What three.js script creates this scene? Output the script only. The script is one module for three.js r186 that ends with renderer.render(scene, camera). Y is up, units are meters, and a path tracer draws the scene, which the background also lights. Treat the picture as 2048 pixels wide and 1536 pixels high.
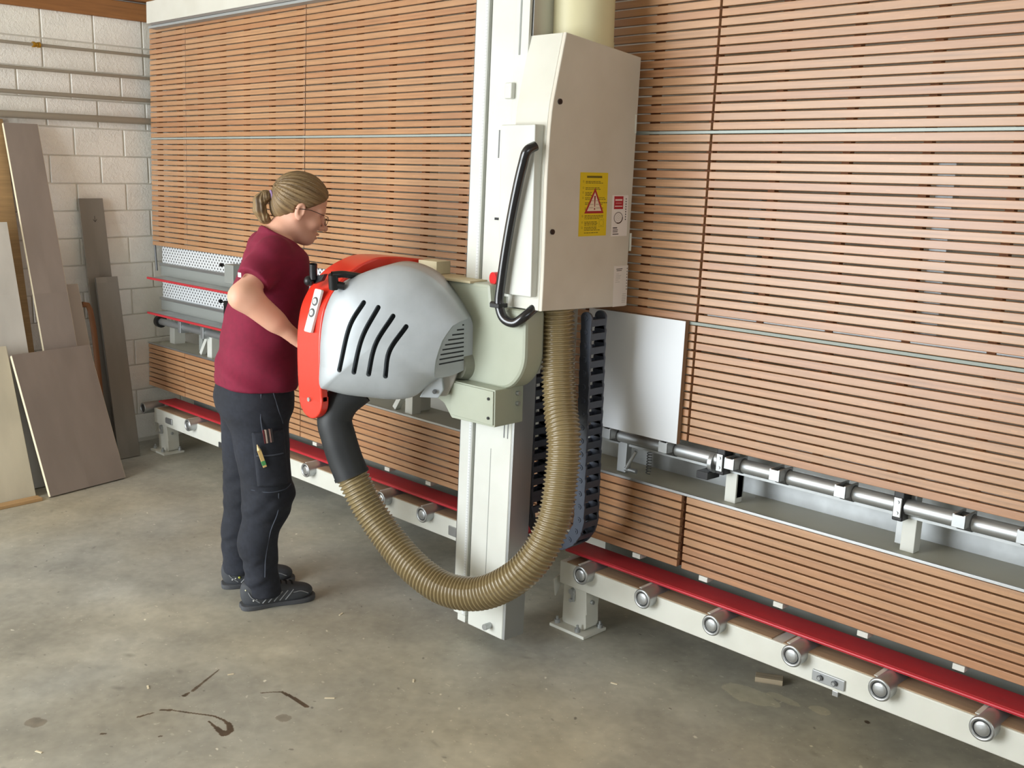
import * as THREE from 'three';
import { RoundedBoxGeometry } from 'three/addons/geometries/RoundedBoxGeometry.js';
import { mergeGeometries, mergeVertices } from 'three/addons/utils/BufferGeometryUtils.js';
import { RectAreaLightUniformsLib } from 'three/addons/lights/RectAreaLightUniformsLib.js';
import { Brush, Evaluator, SUBTRACTION } from 'three-bvh-csg';

// ---------------------------------------------------------------- camera, light, exposure
const scene = new THREE.Scene();
const V3 = (x, y, z) => new THREE.Vector3(x, y, z);
const camera = new THREE.PerspectiveCamera(40.53, 2048 / 1536, 0.05, 60);
camera.position.set(0, 1.66, 0);
camera.up.set(-0.15834719, 0.97931402, -0.12597706);
camera.lookAt(-0.69427091, 1.66 - 0.20115112, -0.69103265);
scene.add(camera);

const renderer = new THREE.WebGLRenderer({ antialias: true });
renderer.toneMapping = THREE.LinearToneMapping;
renderer.toneMappingExposure = 1.0;
renderer.shadowMap.enabled = true;
RectAreaLightUniformsLib.init();
scene.background = new THREE.Color(0.86, 0.93, 1.0).multiplyScalar(2.0);   // overcast sky outside the unseen openings

function areaLight(name, x, y, z, w, h, tx, ty, tz, intensity, color) {
  const l = new THREE.RectAreaLight(color, intensity, w, h);
  l.name = name; l.position.set(x, y, z); l.lookAt(tx, ty, tz); scene.add(l); return l;
}
// unseen daylight from opposite the machine and from the far side wall
areaLight('unseen_front_daylight', -4.25, 1.7, 2.95, 3.6, 3.0, -4.25, 1.7, -3, 11.3, new THREE.Color(0.92, 0.97, 1.0));  // out of view, placed to light the saw and the left wall
areaLight('unseen_side_daylight', 3.95, 2.3, 0.5, 4.0, 1.6, -3, 1.9, 0.4, 1.5, new THREE.Color(0.94, 0.97, 1.0));  // unseen side light, placed to light faces turned to the right

// ---------------------------------------------------------------- helpers
let seed = 7;
const rnd = () => { seed = (seed * 1664525 + 1013904223) >>> 0; return seed / 4294967296; };
const rr = (a, b) => a + (b - a) * rnd();
function hash2(x, y) { let h = (x * 374761393 + y * 668265263) | 0; h = Math.imul(h ^ (h >>> 13), 1274126177); return ((h ^ (h >>> 16)) >>> 0) / 4294967296; }
function vnoise(x, y, px = 0, py = 0) {
  const xi = Math.floor(x), yi = Math.floor(y), fx = x - xi, fy = y - yi, u = fx * fx * (3 - 2 * fx), v = fy * fy * (3 - 2 * fy);
  const w = (a, p) => p ? ((a % p) + p) % p : a;
  const a = hash2(w(xi, px), w(yi, py)), b = hash2(w(xi + 1, px), w(yi, py)), c = hash2(w(xi, px), w(yi + 1, py)), d = hash2(w(xi + 1, px), w(yi + 1, py));
  return a + (b - a) * u + (c - a) * v + (a - b - c + d) * u * v;
}
function fbm(x, y, o = 4, px = 0, py = 0) { let s = 0, a = 0.5; for (let i = 0; i < o; i++) { s += a * vnoise(x + i * 17.3 * (px ? 0 : 1), y + i * 9.1 * (py ? 0 : 1), px, py); x *= 2; y *= 2; px *= 2; py *= 2; a *= 0.5; } return s; }
function tex(w, h, fn, srgb = true) {
  const d = new Uint8Array(w * h * 4);
  for (let j = 0; j < h; j++) for (let i = 0; i < w; i++) {
    const c = fn(i, j), k = (j * w + i) * 4;
    const q = Array.isArray(c) ? c : [c, c, c];
    for (let n = 0; n < 3; n++) d[k + n] = Math.max(0, Math.min(255, q[n] * 255));
    d[k + 3] = 255;
  }
  const t = new THREE.DataTexture(d, w, h);
  t.wrapS = t.wrapT = THREE.RepeatWrapping; t.magFilter = THREE.LinearFilter; t.minFilter = THREE.LinearMipmapLinearFilter; t.generateMipmaps = true;
  if (srgb) t.colorSpace = THREE.SRGBColorSpace;
  t.needsUpdate = true; return t;
}
const mat = (color, roughness = 0.6, extra = {}) => new THREE.MeshPhysicalMaterial({ color, roughness, metalness: 0, ...extra });

// uv in metres from the dominant face direction
function muv(g0) {
  const g = g0.index ? g0.toNonIndexed() : g0, p = g.attributes.position, uv = new Float32Array(p.count * 2);
  const a = V3(), b = V3(), c = V3(), n = V3();
  for (let i = 0; i < p.count; i += 3) {
    a.fromBufferAttribute(p, i); b.fromBufferAttribute(p, i + 1); c.fromBufferAttribute(p, i + 2);
    n.subVectors(b, a).cross(c.clone().sub(a));
    const ax = Math.abs(n.x), ay = Math.abs(n.y), az = Math.abs(n.z);
    [a, b, c].forEach((q, k) => {
      const [u, v] = az >= ax && az >= ay ? [q.x, q.y] : ay >= ax ? [q.x, q.z] : [q.z, q.y];
      uv[(i + k) * 2] = u; uv[(i + k) * 2 + 1] = v;
    });
  }
  g.setAttribute('uv', new THREE.BufferAttribute(uv, 2)); return g;
}
const used = {};
const numbered = (n) => { const k = used[n] = (used[n] ?? -1) + 1; return k ? n + '_' + String(k).padStart(3, '0') : n; };
function mesh(name, g, m, parent) {
  const o = new THREE.Mesh(g, m); o.name = parent ? name : numbered(name); o.castShadow = o.receiveShadow = true; (parent ?? scene).add(o); return o;
}
function tag(o, label, category, group) { o.userData.label = label; o.userData.category = category; if (group) o.userData.group = group; return o; }
function thing(name, label, category, pos = [0, 0, 0], group) {
  const o = new THREE.Group(); o.name = numbered(name); o.position.set(...pos); scene.add(o); return tag(o, label, category, group);
}
function sub(name, parent) { const o = new THREE.Group(); o.name = name; parent.add(o); return o; }
// a box by its limits; r rounds its edges
function bx(x0, x1, y0, y1, z0, z1, r = 0.002) {
  const w = x1 - x0, h = y1 - y0, d = z1 - z0, q = Math.min(r, w / 2.2, h / 2.2, d / 2.2);
  const g = q > 0 ? new RoundedBoxGeometry(w, h, d, q > 0.006 ? 3 : 1, q) : new THREE.BoxGeometry(w, h, d);
  g.translate((x0 + x1) / 2, (y0 + y1) / 2, (z0 + z1) / 2); return muv(g);
}
function cyl(p, q, r, r2 = r, n = 24) {   // cylinder from point p to q
  const a = V3(...p), b = V3(...q), d = b.clone().sub(a), g = new THREE.CylinderGeometry(r2, r, d.length(), n);
  g.applyQuaternion(new THREE.Quaternion().setFromUnitVectors(V3(0, 1, 0), d.clone().normalize()));
  const m = a.add(b).multiplyScalar(0.5); g.translate(m.x, m.y, m.z); return g;
}
function tube(pts, r, n = 60, rs = 12, closed = false) { return new THREE.TubeGeometry(new THREE.CatmullRomCurve3(pts.map((p) => V3(...p)), closed, 'centripetal'), n, r, rs, closed); }
const merge = (gs) => mergeGeometries(gs.map((g) => { const q = (g.index ? g.toNonIndexed() : g.clone()); for (const k of Object.keys(q.attributes)) if (!['position', 'normal', 'uv'].includes(k)) q.deleteAttribute(k); if (!q.attributes.uv) q.setAttribute('uv', new THREE.BufferAttribute(new Float32Array(q.attributes.position.count * 2), 2)); return q; }));
// a polygon in the (z, y) plane pushed out along x
function extrudeX(zy, x0, x1, bevel = 0.003) {
  const s = new THREE.Shape(zy.map(([z, y]) => new THREE.Vector2(-z, y)));
  const g = new THREE.ExtrudeGeometry(s, { depth: x1 - x0 - 2 * bevel, bevelEnabled: bevel > 0, bevelThickness: bevel, bevelSize: bevel, bevelOffset: -bevel, bevelSegments: 2, curveSegments: 10 });
  g.rotateY(Math.PI / 2); g.translate(x0 + bevel, 0, 0); return g;
}
// a polygon in the (x, y) plane pushed out along z from z0 to z1
function extrudeZ(shapeOrPts, z0, z1, bevel = 0.003, curve = 10) {
  const s = Array.isArray(shapeOrPts) ? new THREE.Shape(shapeOrPts.map(([x, y]) => new THREE.Vector2(x, y))) : shapeOrPts;
  const g = new THREE.ExtrudeGeometry(s, { depth: z1 - z0 - 2 * bevel, bevelEnabled: bevel > 0, bevelThickness: bevel, bevelSize: bevel, bevelOffset: -bevel, bevelSegments: 2, curveSegments: curve });
  g.translate(0, 0, z0 + bevel); return g;
}
function roundPoly(pts, r) {   // Shape with rounded corners, r a number or a list
  const s = new THREE.Shape(), n = pts.length;
  for (let i = 0; i < n; i++) {
    const p = new THREE.Vector2(...pts[i]), a = new THREE.Vector2(...pts[(i + n - 1) % n]), b = new THREE.Vector2(...pts[(i + 1) % n]);
    const q = Array.isArray(r) ? r[i] : r, u = a.sub(p), v = b.sub(p);
    const e = Math.min(q, u.length() * 0.48, v.length() * 0.48), s0 = p.clone().add(u.setLength(e)), s1 = p.clone().add(v.setLength(e));
    if (i) s.lineTo(s0.x, s0.y); else s.moveTo(s0.x, s0.y);
    s.quadraticCurveTo(p.x, p.y, s1.x, s1.y);
  }
  s.closePath(); return s;
}

// ---------------------------------------------------------------- materials
const woodTex = tex(1024, 256, (i, j) => { const g = fbm(i / 1024 * 8, j / 256 * 42, 4, 8, 42), f = fbm(i / 1024 * 5, j / 256 * 8, 3, 5, 8), s = vnoise(i / 1024 * 30, j / 256 * 128, 30, 128); return 0.9 + 0.16 * (g - 0.5) + 0.14 * (f - 0.4) + (s > 0.93 ? 0.05 : 0); });
woodTex.repeat.set(0.8, 3.2);
const slatBump = tex(512, 128, (i, j) => 0.5 + 0.5 * (fbm(i / 512 * 10, j / 128 * 30, 3, 10, 30) - 0.5), false);
slatBump.repeat.set(1.5, 6);
const slatMats = ['#c9976c', '#c59166', '#cc9c72', '#c28d64', '#c8986f'].map((c) => mat(c, 0.38, { map: woodTex, bumpMap: slatBump, bumpScale: 0.0004, clearcoat: 0.5, clearcoatRoughness: 0.35 }));
const battenMat = mat('#8a5430', 0.7, { map: woodTex });
const whiteTex = tex(512, 512, (i, j) => { const f = fbm(i / 64, j / 64, 4, 8, 8); return [0.97 - 0.07 * (f - 0.4), 0.965 - 0.075 * (f - 0.4), 0.95 - 0.09 * (f - 0.4)]; });
const cream = mat('#dadad2', 0.42, { map: whiteTex, clearcoat: 0.15, clearcoatRoughness: 0.3 });
const columnWhite = mat('#dcdfdb', 0.4, { map: whiteTex });
const beamWhite = mat('#e2e4de', 0.45, { map: whiteTex });
const cabinetMat = mat('#d9d3c8', 0.5, { map: whiteTex });
const alu = mat('#b9bcbd', 0.38, { metalness: 0.85 });
const steel = mat('#b9bdbf', 0.42, { metalness: 0.8 });
const darkSteel = mat('#6f7173', 0.45, { metalness: 0.8 });
const galvTex = tex(256, 256, (i, j) => 0.88 + 0.2 * (fbm(i / 16, j / 16, 4, 16, 16) - 0.45));
const galv = mat('#d3d8da', 0.42, { metalness: 0.35, map: galvTex });
const grayPaint = mat('#8f938f', 0.5);
const sillGray = mat('#b4b4a8', 0.5, { map: whiteTex });
const black = mat('#17181b', 0.4);
const blackMatte = mat('#1d1f23', 0.65);
const chainMat = mat('#3a404c', 0.45);
const redPaintTex = tex(512, 512, (i, j) => { const f = fbm(i / 64, j / 32, 5, 8, 16), s = vnoise(i / 3, j / 3), d = fbm(i / 90, j / 90, 3); const dust = Math.max(0, (s - 0.55) * 0.5) * (d > 0.42 ? 1 : 0.35); return [0.9 + 0.1 * f - 0.1 * dust, 0.75 + 0.3 * f * dust + 0.5 * dust, 0.75 + 0.45 * dust]; });
redPaintTex.repeat.set(2, 2);
const redRail = mat('#c64650', 0.45, { map: redPaintTex });
const redGloss = mat('#e0301c', 0.35, { clearcoat: 0.5, clearcoatRoughness: 0.2 });
const silverTex = tex(512, 512, (i, j) => { const f = fbm(i / 60, j / 60, 5), s = fbm(i / 20 + 50, j / 20, 3); return 0.93 + 0.09 * (f - 0.5) - 0.05 * Math.max(0, s - 0.55); });
const silver = mat('#bfc6cb', 0.48, { map: silverTex, metalness: 0.25, clearcoat: 0.1, clearcoatRoughness: 0.4 });
const sageGreen = mat('#aeb5a6', 0.45, { map: whiteTex, clearcoat: 0.2, clearcoatRoughness: 0.3 });
const ventDark = mat('#26292c', 0.75);
const rubberDark = mat('#232629', 0.55);
const hoseMat = mat('#8d7c58', 0.3, { clearcoat: 0.9, clearcoatRoughness: 0.15 });
const ductMat = mat('#ddd6ae', 0.45);
const brown = mat('#b79d80', 0.75, { map: woodTex });
const whiteBoard = mat('#dde1e5', 0.35);
const chipEdge = mat('#8d7158', 0.85);
const yellowBrass = mat('#b58a2c', 0.35, { metalness: 0.7 });

// ---------------------------------------------------------------- room
const FX0 = -6.2, FX1 = -0.2, FZ0 = -3.4, FZ1 = -0.4;
const stains = [];
const stroke = (pts, w0, w1, dark) => { for (let i = 0; i + 1 < pts.length; i++) stains.push([...pts[i], ...pts[i + 1], w0 + (w1 - w0) * i / (pts.length - 1), w0 + (w1 - w0) * (i + 1) / (pts.length - 1), dark]); };
stroke([[-2.846, -1.255], [-2.842, -1.28], [-2.839, -1.301]], 0.005, 0.002, 1);
stroke([[-2.839, -1.324], [-2.818, -1.347]], 0.004, 0.006, 1);
stroke([[-2.818, -1.347], [-2.769, -1.378], [-2.698, -1.426], [-2.654, -1.436]], 0.0025, 0.004, 1);
stroke([[-2.654, -1.436], [-2.62, -1.434], [-2.588, -1.421], [-2.58, -1.4]], 0.005, 0.012, 1);
stroke([[-2.681, -1.399], [-2.64, -1.398], [-2.616, -1.397], [-2.582, -1.396]], 0.002, 0.011, 1);
stroke([[-2.725, -1.609], [-2.705, -1.64], [-2.686, -1.661]], 0.0022, 0.0025, 1);
stroke([[-2.686, -1.661], [-2.644, -1.666], [-2.6, -1.667], [-2.555, -1.668]], 0.005, 0.008, 1);
stroke([[-2.874, -1.421], [-2.88, -1.44]], 0.007, 0.004, 1);
stroke([[-2.884, -1.455], [-2.92, -1.52], [-2.957, -1.588]], 0.006, 0.002, 0.85);
stroke([[-2.826, -1.132], [-2.82, -1.142]], 0.004, 0.003, 1);
stroke([[-2.70, -1.25], [-2.695, -1.256]], 0.003, 0.003, 0.9);
stroke([[-3.03, -1.01], [-3.01, -1.02]], 0.024, 0.024, 0.35);
stroke([[-2.55, -1.575], [-2.54, -1.578]], 0.02, 0.02, 0.3);
stroke([[-1.305, -2.894], [-1.31, -2.897]], 0.008, 0.008, 1);
const pale = [[-1.651, -2.771, 0.10, 0.05], [-1.445, -2.854, 0.035, 0.02], [-1.56, -2.83, 0.06, 0.02]];
const FW = 2048, FH = 1024;
const floorTex = tex(FW, FH, (i, j) => {
  const x = FX0 + (FX1 - FX0) * (i + 0.5) / FW, z = FZ0 + (FZ1 - FZ0) * (j + 0.5) / FH;
  const big = fbm(x * 1.1 + 3, z * 1.1, 4), mid = fbm(x * 5 + 11, z * 5 + 4, 4), fine = fbm(x * 40, z * 40, 3), sp = vnoise(x * 160, z * 160);
  let v = 0.685 + 0.18 * (big - 0.47) + 0.19 * (mid - 0.47) + 0.09 * (fine - 0.45);
  const warm = fbm(x * 1.6 + 40, z * 1.6 + 9, 3) - 0.45;
  const ed = Math.abs(fbm(x * 2.2 + 20, z * 2.2 + 7, 4) - 0.47);
  if (ed < 0.004) v += 0.012;
  if (sp > 0.965) v += 0.1; else if (sp < 0.02) v -= 0.09;
  const chip = vnoise(x * 70 + 9, z * 70); if (chip > 0.968) v += 0.12;
  let c = [v * (0.975 + 0.08 * warm), v * 0.97, v * (0.92 - 0.14 * warm)];
  for (const [px, pz, ra, rb] of pale) { const q = Math.hypot((x - px) / ra, (z - pz) / rb) + 0.9 * (fbm(x * 18, z * 18, 3) - 0.45); if (q < 1) c = c.map((k, n) => k * [1.13, 1.12, 1.08][n]); }
  for (const [ax, az, bx_, bz, wa, wb, dk] of stains) {
    const dx = bx_ - ax, dz = bz - az, t = Math.max(0, Math.min(1, ((x - ax) * dx + (z - az) * dz) / (dx * dx + dz * dz)));
    const d = Math.hypot(x - ax - dx * t, z - az - dz * t) / (wa + (wb - wa) * t) + 0.5 * (fine - 0.5);
    if (d < 1) c = c.map((k, n) => k * (1 - dk) + dk * [0.36, 0.30, 0.24][n] * (0.9 + 0.5 * (fine - 0.4)));
  }
  return c;
});
{ // specks, scuffs and crumbs
  const d = floorTex.image.data;
  for (let n = 0; n < 1500; n++) {
    const x = rr(FX0, FX1), z = rr(FZ0, FZ1), a = rr(-0.6, 0.9), big = rnd() < 0.1, la = (big ? rr(0.012, 0.035) : rr(0.003, 0.009)), lb = la * rr(0.25, 0.6), k = rnd(), amt = k < 0.55 ? rr(-0.3, -0.08) : big ? rr(0.02, 0.07) : rr(0.08, 0.4), soft = big || rnd() < 0.5;
    const ci = (x - FX0) / (FX1 - FX0) * FW, cj = (z - FZ0) / (FZ1 - FZ0) * FH, ra = la / (FX1 - FX0) * FW, m = Math.ceil(ra) + 1;
    for (let j = -m; j <= m; j++) for (let i = -m; i <= m; i++) {
      const ii = Math.round(ci) + i, jj = Math.round(cj) + j; if (ii < 0 || jj < 0 || ii >= FW || jj >= FH) continue;
      const ux = (ii - ci) * (FX1 - FX0) / FW, uz = (jj - cj) * (FZ1 - FZ0) / FH, q = Math.hypot((ux * Math.cos(a) + uz * Math.sin(a)) / la, (-ux * Math.sin(a) + uz * Math.cos(a)) / lb);
      if (q > 1) continue; const f = 1 + amt * (big ? 0.55 : 1) * (soft ? 1 - q : 1), o = (jj * FW + ii) * 4; for (let c = 0; c < 3; c++) d[o + c] = Math.min(255, d[o + c] * f);
    }
  }
}
floorTex.wrapS = floorTex.wrapT = THREE.ClampToEdgeWrapping;
const floorBump = tex(512, 512, (i, j) => fbm(i / 512 * 24, j / 512 * 24, 4, 24, 24), false);
floorBump.repeat.set(4, 2);
const concrete = mat('#f7f3ea', 0.6, { map: floorTex, bumpMap: floorBump, bumpScale: 0.0015 });
const genTex = tex(512, 512, (i, j) => { const f = fbm(i / 512 * 6, j / 512 * 6, 5, 6, 6); const v = 0.685 + 0.2 * (f - 0.47); return [v * 0.975, v * 0.97, v * 0.92]; });
genTex.repeat.set(0.5, 0.5);
const concrete2 = mat('#f7f3ea', 0.6, { map: genTex });
const structure = (o) => { o.userData.kind = 'structure'; return o; };
{
  const f = structure(mesh('floor', (() => { const g = new THREE.BoxGeometry(FX1 - FX0, 0.2, FZ1 - FZ0); g.translate((FX0 + FX1) / 2, -0.1, (FZ0 + FZ1) / 2); const p = g.attributes.position, uv = g.attributes.uv; for (let i = 0; i < p.count; i++) uv.setXY(i, (p.getX(i) - FX0) / (FX1 - FX0), (p.getZ(i) - FZ0) / (FZ1 - FZ0)); return g; })(), concrete));
  f.userData.label = 'grey stained concrete workshop floor';
  mesh('slab', bx(FX1, 4.2, -0.2, 0, FZ0, 3.2, 0), concrete2, f);
  mesh('slab', bx(FX0, FX1, -0.2, 0, FZ1, 3.2, 0), concrete2, f);
}
const plaster = mat('#dedbd0', 0.9);
structure(mesh('wall_back', bx(-6.2, 4.2, 0, 3.6, -3.6, -3.4, 0), plaster));
structure(mesh('wall_right', merge([bx(4.0, 4.2, 0, 1.5, -3.4, 3.2, 0), bx(4.0, 4.2, 3.1, 3.6, -3.4, 3.2, 0), bx(4.0, 4.2, 1.5, 3.1, -3.4, -1.5, 0), bx(4.0, 4.2, 1.5, 3.1, 2.5, 3.2, 0)]), plaster));  // out of view, opening cut for the unseen side light
structure(mesh('wall_front', merge([bx(-6.2, -6.15, 0, 3.6, 3.0, 3.2, 0), bx(-2.45, 4.2, 0, 3.6, 3.0, 3.2, 0), bx(-6.15, -2.45, 3.2, 3.6, 3.0, 3.2, 0)]), plaster));  // out of view, opening and distance set for the front daylight
structure(mesh('ceiling', bx(-6.6, 4.2, 3.6, 3.75, -3.6, 3.2, 0), mat('#cdbda6', 0.75, { map: woodTex })));

// left wall of painted blocks: local x runs along the wall towards the front opening, local z out of the wall
const WA = THREE.MathUtils.degToRad(3.5);
const paintTex = tex(512, 512, (i, j) => { const f = fbm(i / 40, j / 40, 4), g = fbm(i / 200 + 9, j / 200, 3); const v = 0.975 - 0.06 * (f - 0.45) - 0.05 * (g - 0.45); return [v, v * 0.995, v * 0.98]; });
const paintBump = tex(512, 512, (i, j) => 0.6 * fbm(i / 512 * 30, j / 512 * 30, 3, 30, 30) + 0.4 * fbm(i / 512 * 90, j / 512 * 90, 2, 90, 90), false);
paintBump.repeat.set(3, 3);
const blockMats = ['#f6f5f1', '#f2f1ec', '#f7f6f3'].map((c) => mat(c, 0.7, { map: paintTex, bumpMap: paintBump, bumpScale: 0.003 }));
const wallLeft = structure(new THREE.Group()); wallLeft.name = 'wall_left'; scene.add(wallLeft);
wallLeft.userData.label = 'white painted block wall at the end of the saw';
wallLeft.position.set(-5.898, 0, -2.685); wallLeft.rotation.y = Math.PI / 2 + WA;
// with this turn local +x points to -z (towards the back wall); s = -x
{
  const S0 = -0.72, S1 = 7.3;
  mesh('mortar', bx(-S1, -S0, 0, 3.6, -0.25, -0.009, 0), mat('#e3dfd4', 0.85, { bumpMap: paintBump, bumpScale: 0.003 }), wallLeft);
  const L = 0.29, H = 0.1515, geos = [0, 1, 2].map((k) => { const g = new RoundedBoxGeometry(L - 0.009, H - 0.006, 0.03, 1, 0.004); g.translate(k * 3.7, k * 1.3, 0); const q = muv(g); q.translate(-k * 3.7, -k * 1.3, 0); return q; });
  for (let c = -1; c < 16; c++) {
    const yb = 2.293 - 0.1515 * c, off = (c & 1) ? 0.145 : 0;
    for (let k = -3; k < 9; k++) {
      const s = 0.13 + off + L * k; if (s < S0 || s + L > 2.6) continue;
      let top = yb + H, h = H; if (c < 0) continue;
      if (yb < 0) continue;
      const b = mesh('brick', geos[(rnd() * 3) | 0], blockMats[(rnd() * 3) | 0], wallLeft);
      b.position.set(-(s + L / 2), yb + H / 2 - 0.0 - H, -0.015 + rr(-0.0015, 0.0015)); if (b.position.y < H / 2 - 0.02) { wallLeft.remove(b); }
      b.rotation.z = rr(-0.003, 0.003);
    }
  }
  for (let k = -3; k < 9; k++) { const s = 0.13 + L * k; if (s < S0 || s + L > 2.6) continue; const b = mesh('brick', geos[k & 1], blockMats[(k + 9) % 3], wallLeft); b.position.set(-(s + L / 2), 2.293 + H / 2, -0.015); }
}
// timber plates on the wall head
const timber = mat('#a8713f', 0.7, { map: woodTex });
const onWall = (s, d) => [-5.898 + s * Math.sin(WA) + d * Math.cos(WA), -2.685 + s * Math.cos(WA) - d * Math.sin(WA)];
function wallThing(name, label, category, group) { const o = thing(name, label, category, [-5.898, 0, -2.685], group); o.rotation.y = Math.PI / 2 + WA; return o; }
{
  const t = wallThing('timber_beam', 'brown timber beam resting on top of the white block wall', 'beam');
  t.userData.kind = 'structure';
  mesh('lower_timber', bx(-7, 0.5, 2.44, 2.535, -0.2, 0.02, 0.004), timber, t);
  mesh('upper_timber', bx(-7, 0.5, 2.545, 2.72, -0.2, 0.05, 0.006), timber, t);
}
// four pipes along the block wall
const pipeMat = mat('#958c7d', 0.45);
[[2.252, 0.0085, 'thin grey pipe with brass fitting, topmost on the block wall'], [2.128, 0.0085, 'thin grey pipe, second from the top on the block wall'], [2.006, 0.0115, 'grey pipe, third from the top on the block wall'], [1.89, 0.0185, 'thick grey pipe, lowest on the block wall']].forEach(([y, r, label], k) => {
  const t = wallThing('wall_pipe', label, 'pipe', 'pipes on the block wall');
  mesh('pipe', cyl([-4.5, y, 0.035], [0.45, y, 0.035], r), pipeMat, t);
  if (k === 0) for (const q of [0, 1, 2]) mesh('brass_fitting', cyl([-0.485 + q * 0.014, y, 0.035], [-0.474 + q * 0.014, y, 0.035], q === 1 ? 0.013 : 0.016, q === 1 ? 0.013 : 0.016, 6), yellowBrass, t);
  for (const s of [-0.2, 1.4, 3]) mesh('pipe_clip', bx(-s - 0.008, -s + 0.008, y - r - 0.004, y + r + 0.003, 0, 0.036 + r), pipeMat, t);
});

// ---------------------------------------------------------------- boards leaning on the block wall
const boardGrayTex = tex(256, 256, (i, j) => 0.9 + 0.12 * (fbm(i / 20, j / 60, 4) - 0.45));
const boardGray = mat('#9c8f85', 0.6, { map: boardGrayTex }), boardGray2 = mat('#918c83', 0.6, { map: boardGrayTex }), creamBoard = mat('#dcd3ba', 0.6, { map: boardGrayTex }), whiteB = mat('#e0ddd4', 0.5, { map: boardGrayTex });
const paleEdge = mat('#e2d6b8', 0.7), tanBoard = mat('#bf9a6a', 0.7, { map: woodTex });
// a board whose foot stands d0 from the wall and whose head leans at d1, at height y1; s0..s1 along the wall
function leaning(name, label, s0, s1, d0, d1, y1, th, m, edge, dark) {
  const t = wallThing(name, label, 'board', 'boards leaning on the block wall');
  const len = Math.hypot(d0 - d1, y1), inner = new THREE.Group(); inner.name = 'lean';
  const g = bx(-(s1 - s0) / 2, (s1 - s0) / 2, 0, len, -th, 0, 0.0008);
  t.position.set(...(() => { const [x, z] = onWall((s0 + s1) / 2, d0); return [x, 0, z]; })());
  t.rotation.set(-Math.atan2(d0 - d1, y1), 0, 0); t.rotation.order = 'YXZ'; t.rotation.y = Math.PI / 2 + WA;
  g.translate(0, th * Math.sin(Math.atan2(d0 - d1, y1)) + 0.001, 0);
  mesh('panel', g, m, t);
  if (edge) for (const s of [-1, 1]) { const e = bx(s > 0 ? (s1 - s0) / 2 : -(s1 - s0) / 2 - 0.001, s > 0 ? (s1 - s0) / 2 + 0.001 : -(s1 - s0) / 2, 0.003, len - 0.002, -th + 0.0005, -0.0005, 0); e.translate(0, th * 0.3, 0); mesh('edge_band', e, edge, t); }
  return t;
}
leaning('tan_board', 'tan wooden board behind the tall grey board with a pale edge', 0.66, 1.5, 0.3, 0.02, 1.86, 0.018, tanBoard);
leaning('tall_grey_board', 'tall narrow grey board with a pale left edge, tallest on the wall', 0.495, 0.672, 0.52, 0.055, 1.84, 0.018, boardGray, paleEdge);
leaning('white_board', 'white board standing behind the cream board at the left edge', 0.755, 1.5, 0.5, 0.21, 1.34, 0.018, whiteB);
leaning('cream_board', 'low cream board leaning next to the brown square board', 0.888, 1.6, 0.63, 0.41, 0.735, 0.019, creamBoard, mat('#b9ad90', 0.7));
{ const t = leaning('square_board', 'broad brown grey board lowest in front of the other boards', 0.415, 0.845, 0.672, 0.41, 0.69, 0.018, boardGray, paleEdge); t.rotation.y += 0.12; }
leaning('pale_strip_board', 'pale narrow strip board beside the tall grey board', 0.40, 0.49, 0.5, 0.2, 1.0, 0.012, mat('#a59c92', 0.6), mat('#cdc6ba', 0.6));
const arrowBoard = leaning('narrow_grey_board', 'narrow grey board with a small arrow mark near the corner', 0.145, 0.285, 0.22, 0.03, 1.452, 0.016, boardGray2);
mesh('arrow_mark', (() => { const a = extrudeZ([[-0.0015, 0.02], [0.0015, 0.02], [0.0015, -0.008], [0.011, 0.003], [0.011, -0.002], [0, -0.015], [-0.011, -0.002], [-0.011, 0.003], [-0.0015, -0.008]], 0.0002, 0.0007, 0); a.translate(0.01, 1.35, 0); return a; })(), mat('#4b4640', 0.8), arrowBoard);
leaning('short_grey_board', 'shorter dark grey board in front of the arrow marked board', 0.135, 0.262, 0.285, 0.13, 1.02, 0.016, boardGray2, mat('#5f5b55', 0.7));
{ const t = wallThing('brown_offcut', 'curved brown wood offcut between the grey boards', 'offcut'); const [x, z] = onWall(0.345, 0.26); t.position.set(x, 0, z); mesh('shell', tube([[0.015, 0.002, 0.0], [0.02, 0.4, -0.03], [0.02, 0.8, -0.075], [0.005, 0.88, -0.085], [-0.025, 0.885, -0.09]], 0.016, 30, 8), mat('#7a4f2c', 0.6), t); }
{ const t = wallThing('floor_batten', 'thin wooden batten on the floor under the cream board', 'batten'); const [x, z] = onWall(1.2, 0.68); t.position.set(x, 0, z); mesh('batten', bx(-0.4, 0.31, 0, 0.016, -0.03, 0.03), tanBoard, t); }

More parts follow.
